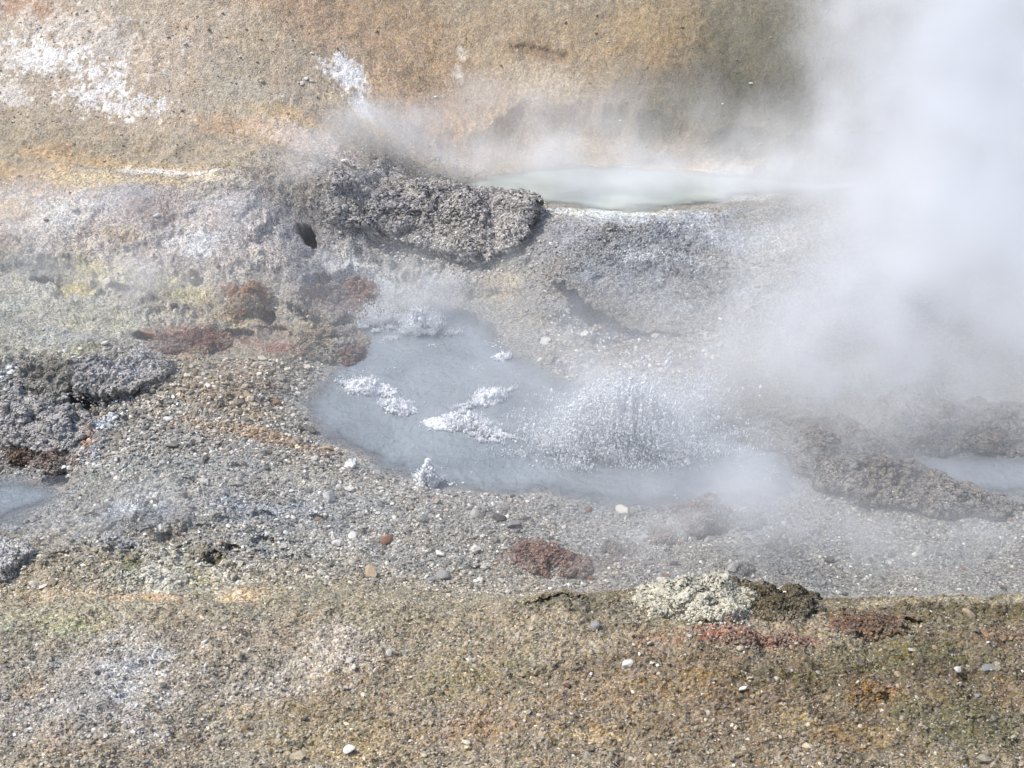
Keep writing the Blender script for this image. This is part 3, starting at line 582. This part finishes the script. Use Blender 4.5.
crag('rock', [(-14,545,.03),(4,540,.05),(14,550,.07),(14,572,.08),(0,584,.08),(-14,584,.06)], (-2,562), .14, 'white boulder cut off by the left edge', 'rock', amp=.02, freq=8, seed=23, tint=(220,222,222), tw=.9, nt_=200, ns=60)
crag('sulphur_mound', [(636,600,.01),(652,588,.03),(690,584,.04),(722,586,.04),(740,592,.05),(750,606,.05),(740,618,.05),(712,622,.05),(680,616,.05),(650,612,.04)], (696,600), .09, 'creamy yellow-green sulphur mound on the near rim', 'mineral mound', amp=.026, und=.1, freq=11, seed=24, tint=(255,252,224), tw=1.3, mat=M_sulphur, nt_=420, ns=130)
crag('rock', [(742,600,.02),(756,590,.05),(780,594,.06),(806,600,.05),(812,612,.05),(790,620,.04),(760,618,.04)], (772,604), .08, 'dark olive rock abutting the sulphur mound on its right', 'rock', amp=.028, und=.15, freq=12, seed=25, tint=(84,74,48), tw=.75, nt_=300, ns=90)
crag('rock', [(838,624,.02),(855,616,.03),(880,622,.04),(902,626,.03),(904,636,.05),(880,640,.05),(850,636,.05)], (868,628), .06, 'rust-brown flaky rock on the right part of the near rim', 'rock', amp=.022, und=.2, freq=13, seed=26, tint=(116,82,60), tw=.7, nt_=260, ns=70)
crag('rock', lumpring(706,618,8,5,.03,10), (706,618), .05, 'dark purple-brown lump at the foot of the sulphur mound', 'rock', amp=.012, freq=18, seed=27, tint=(84,60,54), tw=.85, nt_=120, ns=40)
crag('rock', lumpring(868,696,15,11,.02,12), (868,696), .05, 'orange-brown crumbly clod on the bank at lower right', 'clod', amp=.028, freq=16, seed=28, tint=(150,108,58), tw=.8, nt_=200, ns=60)
crag('rock', lumpring(745,640,26,7,.015,14,.3), (745,640), .035, 'pinkish crumbly patch of clods just below the sulphur mound', 'clod', amp=.02, freq=17, seed=29, tint=(160,126,106), tw=.6, nt_=240, ns=70)
crag('rock', lumpring(790,642,22,6,.015,14,.3), (790,642), .03, 'pink-brown clod patch to the right of the other pink one', 'clod', amp=.02, freq=17, seed=30, tint=(158,122,102), tw=.6, nt_=200, ns=60)
crag('rock', lumpring(165,580,26,10,.02,14,.3), (165,578), .05, 'whitish crumbly mineral lump between two green hollows', 'mineral mound', amp=.026, freq=13, seed=31, tint=(252,248,228), tw=1.1, mat=M_sulphur, nt_=280, ns=80)
crag('rock', lumpring(120,585,22,8,.02,14,.3), (120,585), .04, 'pale crumbly mineral crust at the left of the green hollows', 'mineral mound', amp=.024, freq=13, seed=32, tint=(240,236,214), tw=.8, nt_=240, ns=70)
crag('rock', lumpring(145,522,14,9,.03,12,.2), (145,522), .06, 'bluish grey rock beside a small mud hollow', 'rock', amp=.016, freq=11, seed=33, tint=(138,142,148), tw=.6, nt_=180, ns=60)
crag('rock', [(820,500,.0),(760,440,.0),(700,380,.0),(730,372,.02),(780,384,.04),(830,398,.05),(850,420,.06),(836,430,.05),(790,412,.05)], (790,404), .06, 'dim grey rock shelf in the steam right of the splash', 'rock', amp=.03, freq=7, seed=34, tint=(122,116,110), tw=.5, nt_=300, ns=90) if False else None
# ------------------------------------------------------------------ stones
def gravel(name, region, count, size, label, seed, tintmix=.35, contrast=.35, mat=M_gravel):
    r = np.random.default_rng(seed); P = []
    # region: list of (px0, px1, py0, py1, weight) patches of ground
    w = np.array([q[4] for q in region], float); w /= w.sum()
    for q, ww in zip(region, w):
        k = int(count*ww); a = r.uniform(q[0], q[1], k); b = r.uniform(q[2], q[3], k)
        # four ground corners of the patch, filled evenly
        c00, c10, c01, c11 = (Hbase1(q[i], q[j]) for i, j in ((0,2),(1,2),(0,3),(1,3)))
        s, t = r.random(k), r.random(k)**.8
        P.append(((1-s)*(1-t))[:,None]*c00+(s*(1-t))[:,None]*c10+((1-s)*t)[:,None]*c01+(s*t)[:,None]*c11)
    P = np.concatenate(P)
    # clumping: drop stones where a coarse noise is low
    keep = (fbm2(P[:,0], P[:,1], 2.4, 3, seed+9)+r.uniform(-.5, .5, len(P))) > -.32; P = P[keep]
    for poly, wz, sl in WATERS: P = P[polysd(P[:,0], P[:,1], poly) > .01]
    k = len(P); hz = H(P[:,0], P[:,1]); ddx, ddy, ddz = dig(P[:,0], P[:,1]); hz += ddz; P[:,1] += ddy
    sz = size*np.exp(r.normal(0, .42, k))*np.clip(P[:,1]/8, .7, 1.5)
    var = [stone_verts(IV, seed*10+i) for i in range(12)]
    vi = r.integers(0, 12, k); base = np.stack(var)[vi]
    a = r.uniform(0, 2*math.pi, k); ca, sa = np.cos(a), np.sin(a)
    tl = r.normal(0, .35, k); ct, st = np.cos(tl), np.sin(tl)
    x = base[:,:,0]*ca[:,None]-base[:,:,1]*sa[:,None]; y = base[:,:,0]*sa[:,None]+base[:,:,1]*ca[:,None]; z = base[:,:,2]
    y2 = y*ct[:,None]-z*st[:,None]; z2 = y*st[:,None]+z*ct[:,None]
    v = np.stack([x, y2, z2], -1)*sz[:,None,None]; v[:,:,0] += P[:,0,None]; v[:,:,1] += P[:,1,None]; v[:,:,2] += (hz+sz*.18)[:,None]
    f = (IF[None]+(np.arange(k)*len(IV))[:,None,None]).reshape(-1, 3)
    col = colour(P[:,0], P[:,1]); lightn = np.exp(r.normal(.05, contrast, k))[:,None]
    pal = lin(np.array([(200,194,184),(154,151,147),(172,152,126),(92,88,82),(146,118,98),(226,222,214)]))
    pick = pal[r.choice(6, k, p=[.27,.22,.17,.15,.07,.12])]; t = tintmix*r.random(k)[:,None]
    col = np.clip((col*(1-t)+pick*t)*lightn, .015, .82)
    o = link(name, mesh_np(name, v.reshape(-1, 3), f, np.repeat(col, len(IV), 0), False), mat); return tag(o, label, 'gravel', kind='stuff')
gravel('gravel', [(-60,1084,600,780,1.0),(-60,520,585,700,.2)], 70000, .0068, 'fine brown and tan grit strewn over the near bank', 1, .4, .34)
gravel('gravel', [(-40,560,460,600,1),(-40,340,360,470,.8),(560,1060,500,592,.4),(540,720,315,400,.35)], 62000, .0105, 'fine grey grit covering the flat round the pool', 2, .55, .42)
gravel('gravel', [(-60,1084,612,790,1.0),(-60,520,590,700,.2)], 2400, .0135, 'brown clods strewn over the near bank', 5, .35, .28)
gravel('gravel', [(-40,560,460,600,1),(-40,340,360,470,.8),(560,1060,500,592,.08),(540,720,315,400,.3)], 2600, .021, 'grey lumps strewn over the flat round the pool', 6, .4, .34)
gravel('gravel', [(-60,1084,-30,165,1),(-60,280,170,300,.3)], 9000, .005, 'crumbs of clay scattered on the hillside', 3, .15, .2)
VAR = {}
def stone_mesh(i, mk):
    k = (i, mk)
    if k not in VAR:
        v = stone_verts(IV3, 900+i); me = mesh_np('stone', v, IF3, None, True); me.materials.append(M_stone[mk]); VAR[k] = me
    return VAR[k]
def stone(px, py, size_px, mk, label, group=None, var=None, squash=1, cat='stone'):
    x, y, z = hit(px, py); s = size_px/F*math.hypot(y, CZ-z)*.5
    i = random.randrange(10) if var is None else var
    o = bpy.data.objects.new('stone', stone_mesh(i, mk)); COL.objects.link(o)
    o.location = (x, y, z+s*.22*squash); o.scale = (s, s*random.uniform(.8, 1.1), s*random.uniform(.75, 1)*squash); o.rotation_euler = (random.uniform(-.3, .3), random.uniform(-.3, .3), random.uniform(0, 6.28))
    return tag(o, label, cat, group)
SINGLE = [
 (545,343,15,'white','white stone on brown gravel under the thin crust lip'),(106,344,11,'white','round white stone on the yellowish crust above the lavender-grey rock'),
 (107,283,12,'pale','pale angular stone on the yellow-stained crust at upper left'),(38,498,18,'grey','angular grey stone lying in the left puddle'),
 (228,527,8,'white','white pebble alone on the bluish mud above the green hollows'),(288,518,7,'white','white chip beside bluish mud left of centre'),
 (116,461,6,'white','tiny white pebble on grit beside the bluish channel'),(329,450,14,'tan','tan stone on the left shore of the boiling pool'),
 (300,430,13,'dark','dark stone at the left tip of the pool'),(350,467,15,'white','white crusted stone standing in the pool near its lower left shore'),
 (370,575,22,'tan','broad tan stone half buried where the bank meets the grey gravel'),(442,578,20,'grey','bluish grey stone on the gravel edge right of the tan stone'),
 (386,541,14,'rusty','reddish brown stone low on the gravel flat'),(440,555,12,'white','flat white stone on gravel below the pool'),
 (352,537,14,'white','flat whitish slab stone on gravel, left of centre'),(662,583,14,'pale','round pale stone resting just behind the sulphur mound'),
 (624,513,18,'pale','long pale stone near the front shore of the pool'),(588,511,10,'rusty','brownish stone at the front shore of the pool'),
 (500,520,16,'dark','dark wet stone at the front shore left of the splash'),(957,672,11,'white','bright white leaning chip on the olive bank at lower right'),
 (742,690,11,'white','white flat chip on the brown bank below the pink clods'),(988,671,16,'grey','pale grey flake right of the bright white chip'),
 (523,676,10,'tan','left one of two tan stones side by side on the bank'),(537,674,11,'tan','right one of two tan stones side by side on the bank'),
 (627,667,15,'white','bluish white flat flake on the bank left of centre right'),(349,752,14,'white','white chip near the bottom edge'),
 (389,654,9,'pale','pale pebble casting a small shadow on the middle bank'),(595,628,16,'grey','grey stone on the bank left of the sulphur mound'),
 (704,735,10,'rusty','rust-coloured chip near the bottom right of centre'),(968,617,22,'tan','flat tan flake at the right end of the near rim'),
 (312,54,5,'white','white chip above the row of three on the hillside'),(302,84,6,'white','left chip of the three white chips on the hillside'),(307,80,6,'white','middle chip of the three white chips on the hillside'),(312,82,6,'white','right chip of the three white chips on the hillside'),
 (75,210,9,'pale','pale stone on the orange-stained foot of the left slope'),(463,240,9,'grey','grey knob on the middle of the dark ridge'),
 (218,268,8,'grey','grey stone on the whitish patch left of the dark round hole'),(22,495,10,'dark','dark stone at the edge of the left puddle'),
 (150,500,8,'pale','pale stone near the bluish mud left of centre'),(12,545,16,'rusty','dark red splinter near the white boulder'),
 (206,460,10,'dark','dark stone half sunk in the grey grit mound'),(276,403,9,'rusty','red-brown pebble on the grit left of the pool'),
 (262,360,14,'pale','pale angular stone on the reddish grit'),(248,398,12,'tan','tan stone on the grit near the left end of the pool'),
 (640,500,9,'rusty','brown pebble in shallow water below the splash'),(590,580,10,'rusty','rust pebble behind the dark rim'),
 (555,555,12,'pale','pale stone leaning on the long red-brown rock'),(845,595,8,'dark','small dark stone on smooth gravel right of the olive rock'),
]
for a in SINGLE: stone(*a)
def scatter(areas, nstones, sz, mats, label, group, cat='stone'):
    for _ in range(nstones):
        q = random.choices(areas, [z[4] for z in areas])[0]; px = random.uniform(q[0], q[1]); py = random.uniform(q[2], q[3])
        s = min(sz[1], sz[0]+random.expovariate(1)*(sz[1]-sz[0])*.3)
        stone(px, py, s, random.choice(mats), label, group)
scatter([(5,1020,625,765,1)], 95, (4,10), ['pale','tan','grey','tan','rusty','ochre','pale','white'], 'small loose stone on the brown near bank', 'loose stones on the near bank')
scatter([(20,500,480,590,1),(120,300,370,470,.5),(460,640,505,590,.5)], 95, (4,12), ['pale','grey','grey','dark','tan','white','rusty'], 'small loose stone on the grey gravel flat', 'loose stones on the gravel flat')
scatter([(10,780,10,150,1)], 42, (3,6), ['pale','white','tan','ochre'], 'little pale stone on the ochre hillside', 'loose stones on the hillside')
scatter([(5,280,190,340,1)], 24, (4,8), ['pale','grey','white','dark'], 'little stone on the pale mineral crust', 'loose stones on the pale crust')
scatter([(640,1010,520,590,1)], 16, (5,12), ['grey','dark','rusty','grey'], 'small dull stone on the hazy gravel at right', 'loose stones on the right gravel')
# ------------------------------------------------------------------ boiling water
OV, OF = ico(1)
def splash(px, py, wpx, lpx, hgt, nb, nd, spread, label, ang=0, seed=0, bub=.0085, drop=.003, foamh=1.0):
    """mound of bursting bubbles with flung droplets"""
    r = np.random.default_rng(seed+70); x0, y0 = at(px, py, 0); D = math.hypot(y0, CZ)/F
    e = bpy.data.objects.new('boiling_splash', None); COL.objects.link(e); e.location = (x0, y0, 0); tag(e, label, 'splash', 'boiling splashes in the pool')
    a_ = wpx*D*.5; b_ = lpx*D*.5/math.sin(R(32))
    ca, sa = math.cos(ang), math.sin(ang)
    def place(k, sp, up):
        t = r.normal(0, .42, (k, 2)); u_ = t[:,0]*a_*sp; v_ = t[:,1]*b_*sp
        # break the mound into a few clots
        cl = r.normal(0, .5, (7, 2)); w = r.integers(0, 7, k); u_ = u_*.55+cl[w,0]*a_*.75*min(sp, 1.2); v_ = v_*.55+cl[w,1]*b_*.75*min(sp, 1.2)
        rr = np.hypot(u_/a_, v_/b_); return u_*ca-v_*sa, u_*sa+v_*ca, rr
    def build(name, k, sp, up, size, lo):
        u_, v_, rr = place(k, sp, up)
        top = hgt*np.exp(-rr*rr*1.1)
        if lo: top = top*1.05-.01
        top = top*np.clip(1+fbm2(u_+x0, v_+y0, 9/max(a_, .3)*.6, 3, 850+seed, .7)*2.2, .05, 2.0); z = np.maximum(top, .002)*(r.random(k)**(.35 if lo else 1.6))*(1 if lo else up)+(.0 if lo else .01)
        if not lo:   # droplets thrown outward as they rise
            u_ = u_*(1+z/hgt*.25)
        s = size*np.exp(r.normal(0, .4, k)); v = OV[None]*s[:,None,None]*(1+.25*r.normal(size=(k, len(OV), 1))*(1 if lo else .3))
        v[:,:,0] += u_[:,None]; v[:,:,1] += v_[:,None]; v[:,:,2] += z[:,None]
        f = (OF[None]+(np.arange(k)*len(OV))[:,None,None]).reshape(-1, 3)
        return link(name, mesh_np(name, v.reshape(-1, 3), f, None, True), M_foam, e)
    st = max(.005, a_/110); g = np.arange(-1.9*a_, 1.9*a_, st); g2 = np.arange(-2.0*b_, 2.0*b_, st); U, Vv = np.meshgrid(g, g2)
    n_ = fbm2(U+x0, Vv+y0, 5, 4, 800+seed, .65)*.5; h = np.zeros(U.shape)
    for _ in range(9):
        c1, c2 = r.normal(0, .36, 2); rad = r.uniform(.22, .42); h = np.maximum(h, r.uniform(.45, 1)*np.exp(-(((U/a_-c1)**2+(Vv/b_-c2)**2))/rad**2*.8))
    h = hgt*foamh*(h+n_*.6-.30)*1.35+(fbm2(U+x0, Vv+y0, 22, 5, 820+seed, .75, True)-.25)*(.02+.10*hgt)+fbm2(U+x0, Vv+y0, 90, 2, 830+seed)*.008
    env = np.exp(-((U/a_)**2+(Vv/b_)**2)*1.6)+n_*.35; h = h-np.maximum(.42-env, 0)*.25
    h = np.where(((U/a_)**2+(Vv/b_)**2) > 3.2, -.05, h); h = np.maximum(h, -.01)
    ii = np.arange(U.size).reshape(U.shape); ff = np.stack([ii[:-1,:-1], ii[:-1,1:], ii[1:,1:], ii[1:,:-1]], -1).reshape(-1, 4)
    ff = ff[(h.ravel()[ff] > -.008).any(1)]
    if len(ff) and foamh > 0:
        uu = np.unique(ff); rm = np.zeros(U.size, np.int64); rm[uu] = np.arange(len(uu))
        vv_ = np.stack([U*ca-Vv*sa, U*sa+Vv*ca, h], -1).reshape(-1, 3)[uu]; link('foam', mesh_np('foam', vv_, rm[ff]), M_foam, e)
    if nb > 50: build('bubbles', nb, 1, 1, bub, True)
    # droplets ride on jets thrown up from the clots
    nj = max(8, int(nd/150)); k = nd; w = r.integers(0, nj, k)
    jx, jy = r.normal(0, .42, (2, nj)); jh = hgt*np.exp(-(jx*jx+jy*jy)*.9)*r.uniform(.5, 1.55, nj); jo = r.normal(0, .16, (2, nj))
    tt = r.beta(1.1, 1.9, k); jit = (.05+.16*tt)
    u_ = a_*spread*.75*(jx[w]+(jx[w]*.55+jo[0][w])*tt+r.normal(0, 1, k)*jit); v_ = b_*spread*.75*(jy[w]+(jy[w]*.4+jo[1][w])*tt+r.normal(0, 1, k)*jit)
    zz = jh[w]*(1-(1-tt)**1.7)+.006+r.normal(0, .05, k)*hgt; zz = np.maximum(zz, .004)
    s_ = drop*np.exp(r.normal(0, .45, k)); v = OV[None]*s_[:,None,None]*np.array([.85, .85, 2.0])
    v[:,:,0] += (u_*ca-v_*sa)[:,None]; v[:,:,1] += (u_*sa+v_*ca)[:,None]; v[:,:,2] += zz[:,None]
    f = (OF[None]+(np.arange(k)*len(OV))[:,None,None]).reshape(-1, 3)
    tag(link('droplets', mesh_np('droplets', v.reshape(-1, 3), f, None, True), M_foam, e), kind='stuff')
    return e
splash(622,447,142,40,.40,12000,26000,1.4,'largest white burst of boiling water at the right of the pool', seed=1, bub=.0058, drop=.003, foamh=.8)
splash(368,390,44,14,.07,3600,3000,1.15,'upper clot of the long white foam streak at the left of the pool', -.35, 2, bub=.0075)
splash(396,411,34,12,.07,2600,2200,1.15,'lower right clot of the foam streak at the left of the pool', -.35, 9, bub=.0075)
splash(468,429,66,15,.09,5600,4500,1.15,'long white foam streak low in the middle of the pool', -.4, 3, bub=.0075)
splash(488,400,24,22,.06,1500,2600,1.4,'faint white bubbling above the middle foam streak', -.9, 4, bub=.009)
splash(420,331,30,13,.15,2200,6000,2.0,'white spray burst at the back of the pool', 0, 5, bub=.0075, drop=.0026)
splash(376,324,42,12,.16,30,3600,1.5,'thin spray of droplets against the dark hollow', 0, 6, drop=.0028, foamh=0)
splash(428,484,22,12,.12,420,1800,1.2,'small upright spurt at the front edge of the pool', 0, 7, bub=.01)
splash(502,358,16,7,.04,120,600,1.3,'tiny bubbling spot at the back right of the pool', 0, 8)
splash(351,467,12,8,.06,60,350,1.3,'tiny spurt at the lower left shore of the pool', 0, 10)
splash(660,425,110,46,.42,10,5000,1.5,'fine mist of droplets rising right of the largest burst', 0, 11, drop=.0032, foamh=0)
def flecks():
    r = np.random.default_rng(99); P = np.array(POOL); k = 60000
    x = r.uniform(P[:,0].min(), P[:,0].max(), k); y = r.uniform(P[:,1].min(), P[:,1].max(), k)
    m = (polysd(x, y, POOL) < -.06) & (fbm2(x, y, 3.2, 4, 881, .65)+r.uniform(-.2, .2, k) > .40); x, y = x[m], y[m]; k = len(x)
    s_ = .0026*np.exp(r.normal(0, .5, k)); v = OV[None]*s_[:,None,None]*np.array([1.5,1.2,.6]); v[:,:,0] += x[:,None]; v[:,:,1] += y[:,None]; v[:,:,2] += .006
    v[:,:,2] += (fbm2(x, y, 5, 4, 500, .6)*.012)[:,None]
    f = (OF[None]+(np.arange(k)*len(OV))[:,None,None]).reshape(-1, 3)
    tag(link('foam_flecks', mesh_np('foam_flecks', v.reshape(-1, 3), f), M_foam), 'scattered white foam flecks floating on the boiling grey pool', 'foam', kind='stuff')
flecks()
# ------------------------------------------------------------------ steam
def steam():
    BL = [ # px, py, distance along the ground axis y, rx, ry, rz (m), density
     # big plume
     (955,150,10.6,.95,.9,1.4,0.70),(985,260,10.2,1.3,1.1,1.2,0.70),(940,60,10.8,.75,.8,1.1,0.48),(1030,60,10.6,.9,.9,1.4,0.62),(1020,330,9.6,1.2,.9,.8,0.70),
     (890,330,9.7,1.0,.8,.6,0.57),(925,220,10.2,.95,.9,1.0,0.66),(1080,180,10.2,1.3,1.2,1.6,0.70),(855,240,10.4,.6,.6,.7,0.48),(980,-60,10.9,1.3,1.1,1.2,0.62),(868,100,10.7,.35,.5,.9,0.8),(855,20,10.9,.35,.5,.6,0.7),
     (960,385,99,1.1,.6,.4,0.53),(840,370,99,.9,.6,.4,0.48),(980,455,99,.7,.4,.2,0.62),
     # thin air over everything in the hollow
     (700,400,99,2.6,1.5,.5,.18),(430,330,99,2.4,1.4,.5,.19),(860,400,99,1.9,1.3,.5,.28),(700,560,99,3.0,.8,.25,.25),(120,280,99,2.0,1.2,.3,.22),
     # veils over pool, ledge, pond
     (640,400,99,1.1,.8,.5,.3),(740,340,99,1.1,.8,.5,.5),(770,460,99,.9,.6,.3,.5),(545,290,99,.4,.3,.25,.3),(435,288,99,.42,.25,.25,1.3),
     (900,550,99,1.5,.6,.2,.6),(700,500,99,1.3,.6,.2,.5),(622,432,99,.34,.17,.17,1.7),(650,400,99,.3,.2,.2,.6),(655,395,99,.5,.25,.35,1.3),(420,400,99,1.2,.8,.15,.25),
     (420,320,99,.3,.15,.15,1.6),
     (480,176,99,.7,.35,.22,2.2),(580,172,99,1.0,.45,.3,1.1),(690,178,99,1.2,.5,.28,1.3),(760,170,99,.9,.5,.35,1.2),(400,140,11.9,.9,.3,.3,1.7),(300,165,99,.9,.3,.15,1.0),(325,145,11.4,.4,.2,.2,1.3),(560,115,99,1.3,.5,.5,.5),(660,135,99,1.0,.5,.4,.45),(780,165,99,.8,.5,.4,.9),
     (450,110,99,.8,.3,.3,.5),(190,215,99,.7,.35,.2,.9),(60,215,99,.8,.35,.2,1.1),(100,275,99,1.2,.4,.2,.9),(170,255,99,.6,.4,.2,.8),(60,330,99,1.0,.6,.15,.4),(545,250,99,.5,.3,.2,.9),(120,515,99,.8,.3,.12,.8),(260,510,99,.6,.3,.12,.6),
     (740,70,99,.6,.5,.6,.18),(600,530,99,.8,.3,.12,.5),
    ]
    ng = bpy.data.node_groups.new('steam_field', 'GeometryNodeTree')
    ng.interface.new_socket('Geometry', in_out='INPUT', socket_type='NodeSocketGeometry'); ng.interface.new_socket('Geometry', in_out='OUTPUT', socket_type='NodeSocketGeometry')
    L = ng.links.new; nn = ng.nodes.new
    pos = nn('GeometryNodeInputPosition').outputs[0]
    def noise(scale, det, off, rough=.6):
        a = nn('ShaderNodeVectorMath'); a.operation = 'ADD'; L(pos, a.inputs[0]); a.inputs[1].default_value = off
        t = nn('ShaderNodeTexNoise'); t.inputs['Scale'].default_value = scale; t.inputs['Detail'].default_value = det; t.inputs['Roughness'].default_value = rough
        L(a.outputs[0], t.inputs['Vector']); return t
    wn = noise(1.1, 4, (3,7,1)); sub = nn('ShaderNodeVectorMath'); sub.operation = 'SUBTRACT'; L(wn.outputs['Color'], sub.inputs[0]); sub.inputs[1].default_value = (.5,.5,.5)
    sc = nn('ShaderNodeVectorMath'); sc.operation = 'SCALE'; L(sub.outputs[0], sc.inputs[0]); sc.inputs['Scale'].default_value = 1.5
    wp = nn('ShaderNodeVectorMath'); wp.operation = 'ADD'; L(pos, wp.inputs[0]); L(sc.outputs[0], wp.inputs[1])
    total = None
    for px, py, yy, rx, ry, rz, den in BL:
        d = ray(px, py); t = yy/d[1]; gy = Hbase1(px, max(py, -60))[1]; tt = np.linspace(gy/d[1], 4, 300)
        ok = (CZ+d[2]*tt)-tps(d[0]*tt, d[1]*tt) > .62*rz; t = min(t, float(tt[int(np.argmax(ok))])); c = (d[0]*t, d[1]*t, CZ+d[2]*t)
        s = nn('ShaderNodeVectorMath'); s.operation = 'SUBTRACT'; L(wp.outputs[0], s.inputs[0]); s.inputs[1].default_value = c
        m = nn('ShaderNodeVectorMath'); m.operation = 'MULTIPLY'; L(s.outputs[0], m.inputs[0]); m.inputs[1].default_value = (1/rx, 1/ry, 1/rz)
        l = nn('ShaderNodeVectorMath'); l.operation = 'DOT_PRODUCT'; L(m.outputs[0], l.inputs[0]); L(m.outputs[0], l.inputs[1])
        e = nn('ShaderNodeMath'); e.operation = 'MULTIPLY'; L(l.outputs['Value'], e.inputs[0]); e.inputs[1].default_value = -1.3
        e2 = nn('ShaderNodeMath'); e2.operation = 'EXPONENT'; L(e.outputs[0], e2.inputs[0])
        ad = nn('ShaderNodeMath'); ad.operation = 'MULTIPLY_ADD'; L(e2.outputs[0], ad.inputs[0]); ad.inputs[1].default_value = den
        if total is None: ad.inputs[2].default_value = 0
        else: L(total, ad.inputs[2])
        total = ad.outputs[0]
    n2 = noise(1.7, 5, (11,2,5), .62)
    mr = nn('ShaderNodeMapRange'); L(n2.outputs[0], mr.inputs[0]); mr.inputs[1].default_value = .38; mr.inputs[2].default_value = .64; mr.inputs[3].default_value = .38; mr.inputs[4].default_value = 1.65
    mu = nn('ShaderNodeMath'); mu.operation = 'MULTIPLY'; L(total, mu.inputs[0]); L(mr.outputs[0], mu.inputs[1])
    sb = nn('ShaderNodeMath'); sb.operation = 'SUBTRACT'; L(mu.outputs[0], sb.inputs[0]); sb.inputs[1].default_value = .02
    mx = nn('ShaderNodeMath'); mx.operation = 'MAXIMUM'; L(sb.outputs[0], mx.inputs[0]); mx.inputs[1].default_value = 0
    vc = nn('GeometryNodeVolumeCube'); L(mx.outputs[0], vc.inputs['Density'])
    mn, mxx = (-5.5, 5.6, -.05), (7.5, 14.2, 4.6)
    vc.inputs['Min'].default_value = mn; vc.inputs['Max'].default_value = mxx
    for k, a in enumerate('XYZ'): vc.inputs['Resolution '+a].default_value = int((mxx[k]-mn[k])/STEAM_RES)
    sm = nn('GeometryNodeSetMaterial')
    m, nt, out = newmat('steam'); pv = N(nt, 'ShaderNodeVolumePrincipled'); pv.inputs['Color'].default_value = (.95,.965,.985,1); pv.inputs['Density'].default_value = STEAM_D; pv.inputs['Anisotropy'].default_value = 0.0
    nt.links.new(pv.outputs[0], out.inputs['Volume'])
    sm.inputs['Material'].default_value = m; L(vc.outputs[0], sm.inputs[0])
    go = nn('NodeGroupOutput'); nn('NodeGroupInput'); L(sm.outputs[0], go.inputs[0])
    v = np.array([[x, y, z] for x in (mn[0], mxx[0]) for y in (mn[1], mxx[1]) for z in (mn[2], mxx[2])], float)
    f = np.array([[0,1,3,2],[4,6,7,5],[0,4,5,1],[2,3,7,6],[0,2,6,4],[1,5,7,3]])
    o = link('steam', mesh_np('steam', v, f, None, False), m); md = o.modifiers.new('steam', 'NODES'); md.node_group = ng
    tag(o, 'white steam drifting over the pool with a thick plume at right', 'steam', kind='stuff')
STEAM_RES = .045; STEAM_D = 1.0
steam()
# ------------------------------------------------------------------ light
SUN_EL, SUN_AZ = 57, -86     # azimuth measured from straight ahead (+y) towards +x
w = bpy.data.worlds.new('World'); scene.world = w; w.use_nodes = True; nt = w.node_tree
sky = nt.nodes.new('ShaderNodeTexSky'); sky.sky_type = 'NISHITA'; sky.sun_disc = False; sky.sun_elevation = R(SUN_EL); sky.sun_rotation = R(SUN_AZ); sky.air_density = 1.0; sky.dust_density = 2.0
bg = nt.nodes['Background']; bg.inputs[1].default_value = .15; nt.links.new(sky.outputs[0], bg.inputs[0])
sun = bpy.data.lights.new('sun', 'SUN'); sun.energy = 2.7; sun.angle = R(2.0); sun.color = (1,.955,.89)
so = bpy.data.objects.new('sun', sun); COL.objects.link(so)
az = R(SUN_AZ); el = R(SUN_EL); d = (math.sin(az)*math.cos(el), math.cos(az)*math.cos(el), math.sin(el))
import mathutils
so.rotation_euler = mathutils.Vector(d).to_track_quat('Z', 'Y').to_euler(); so.location = (d[0]*30, d[1]*30, d[2]*30)
# ------------------------------------------------------------------ render settings
vs = scene.view_settings; vs.view_transform = 'Standard'; vs.look = 'None'; vs.exposure = .44; vs.gamma = 1; vs.use_curve_mapping = False
cy_ = scene.cycles; cy_.max_bounces = 12; cy_.diffuse_bounces = 5; cy_.glossy_bounces = 2; cy_.volume_bounces = 8; cy_.transmission_bounces = 2
cy_.volume_step_rate = 2.5; cy_.volume_max_steps = 256; cy_.use_denoising = True; cy_.denoiser = 'OPENIMAGEDENOISE'
cy_.caustics_reflective = False; cy_.caustics_refractive = False; cy_.use_adaptive_sampling = True; cy_.adaptive_threshold = .03
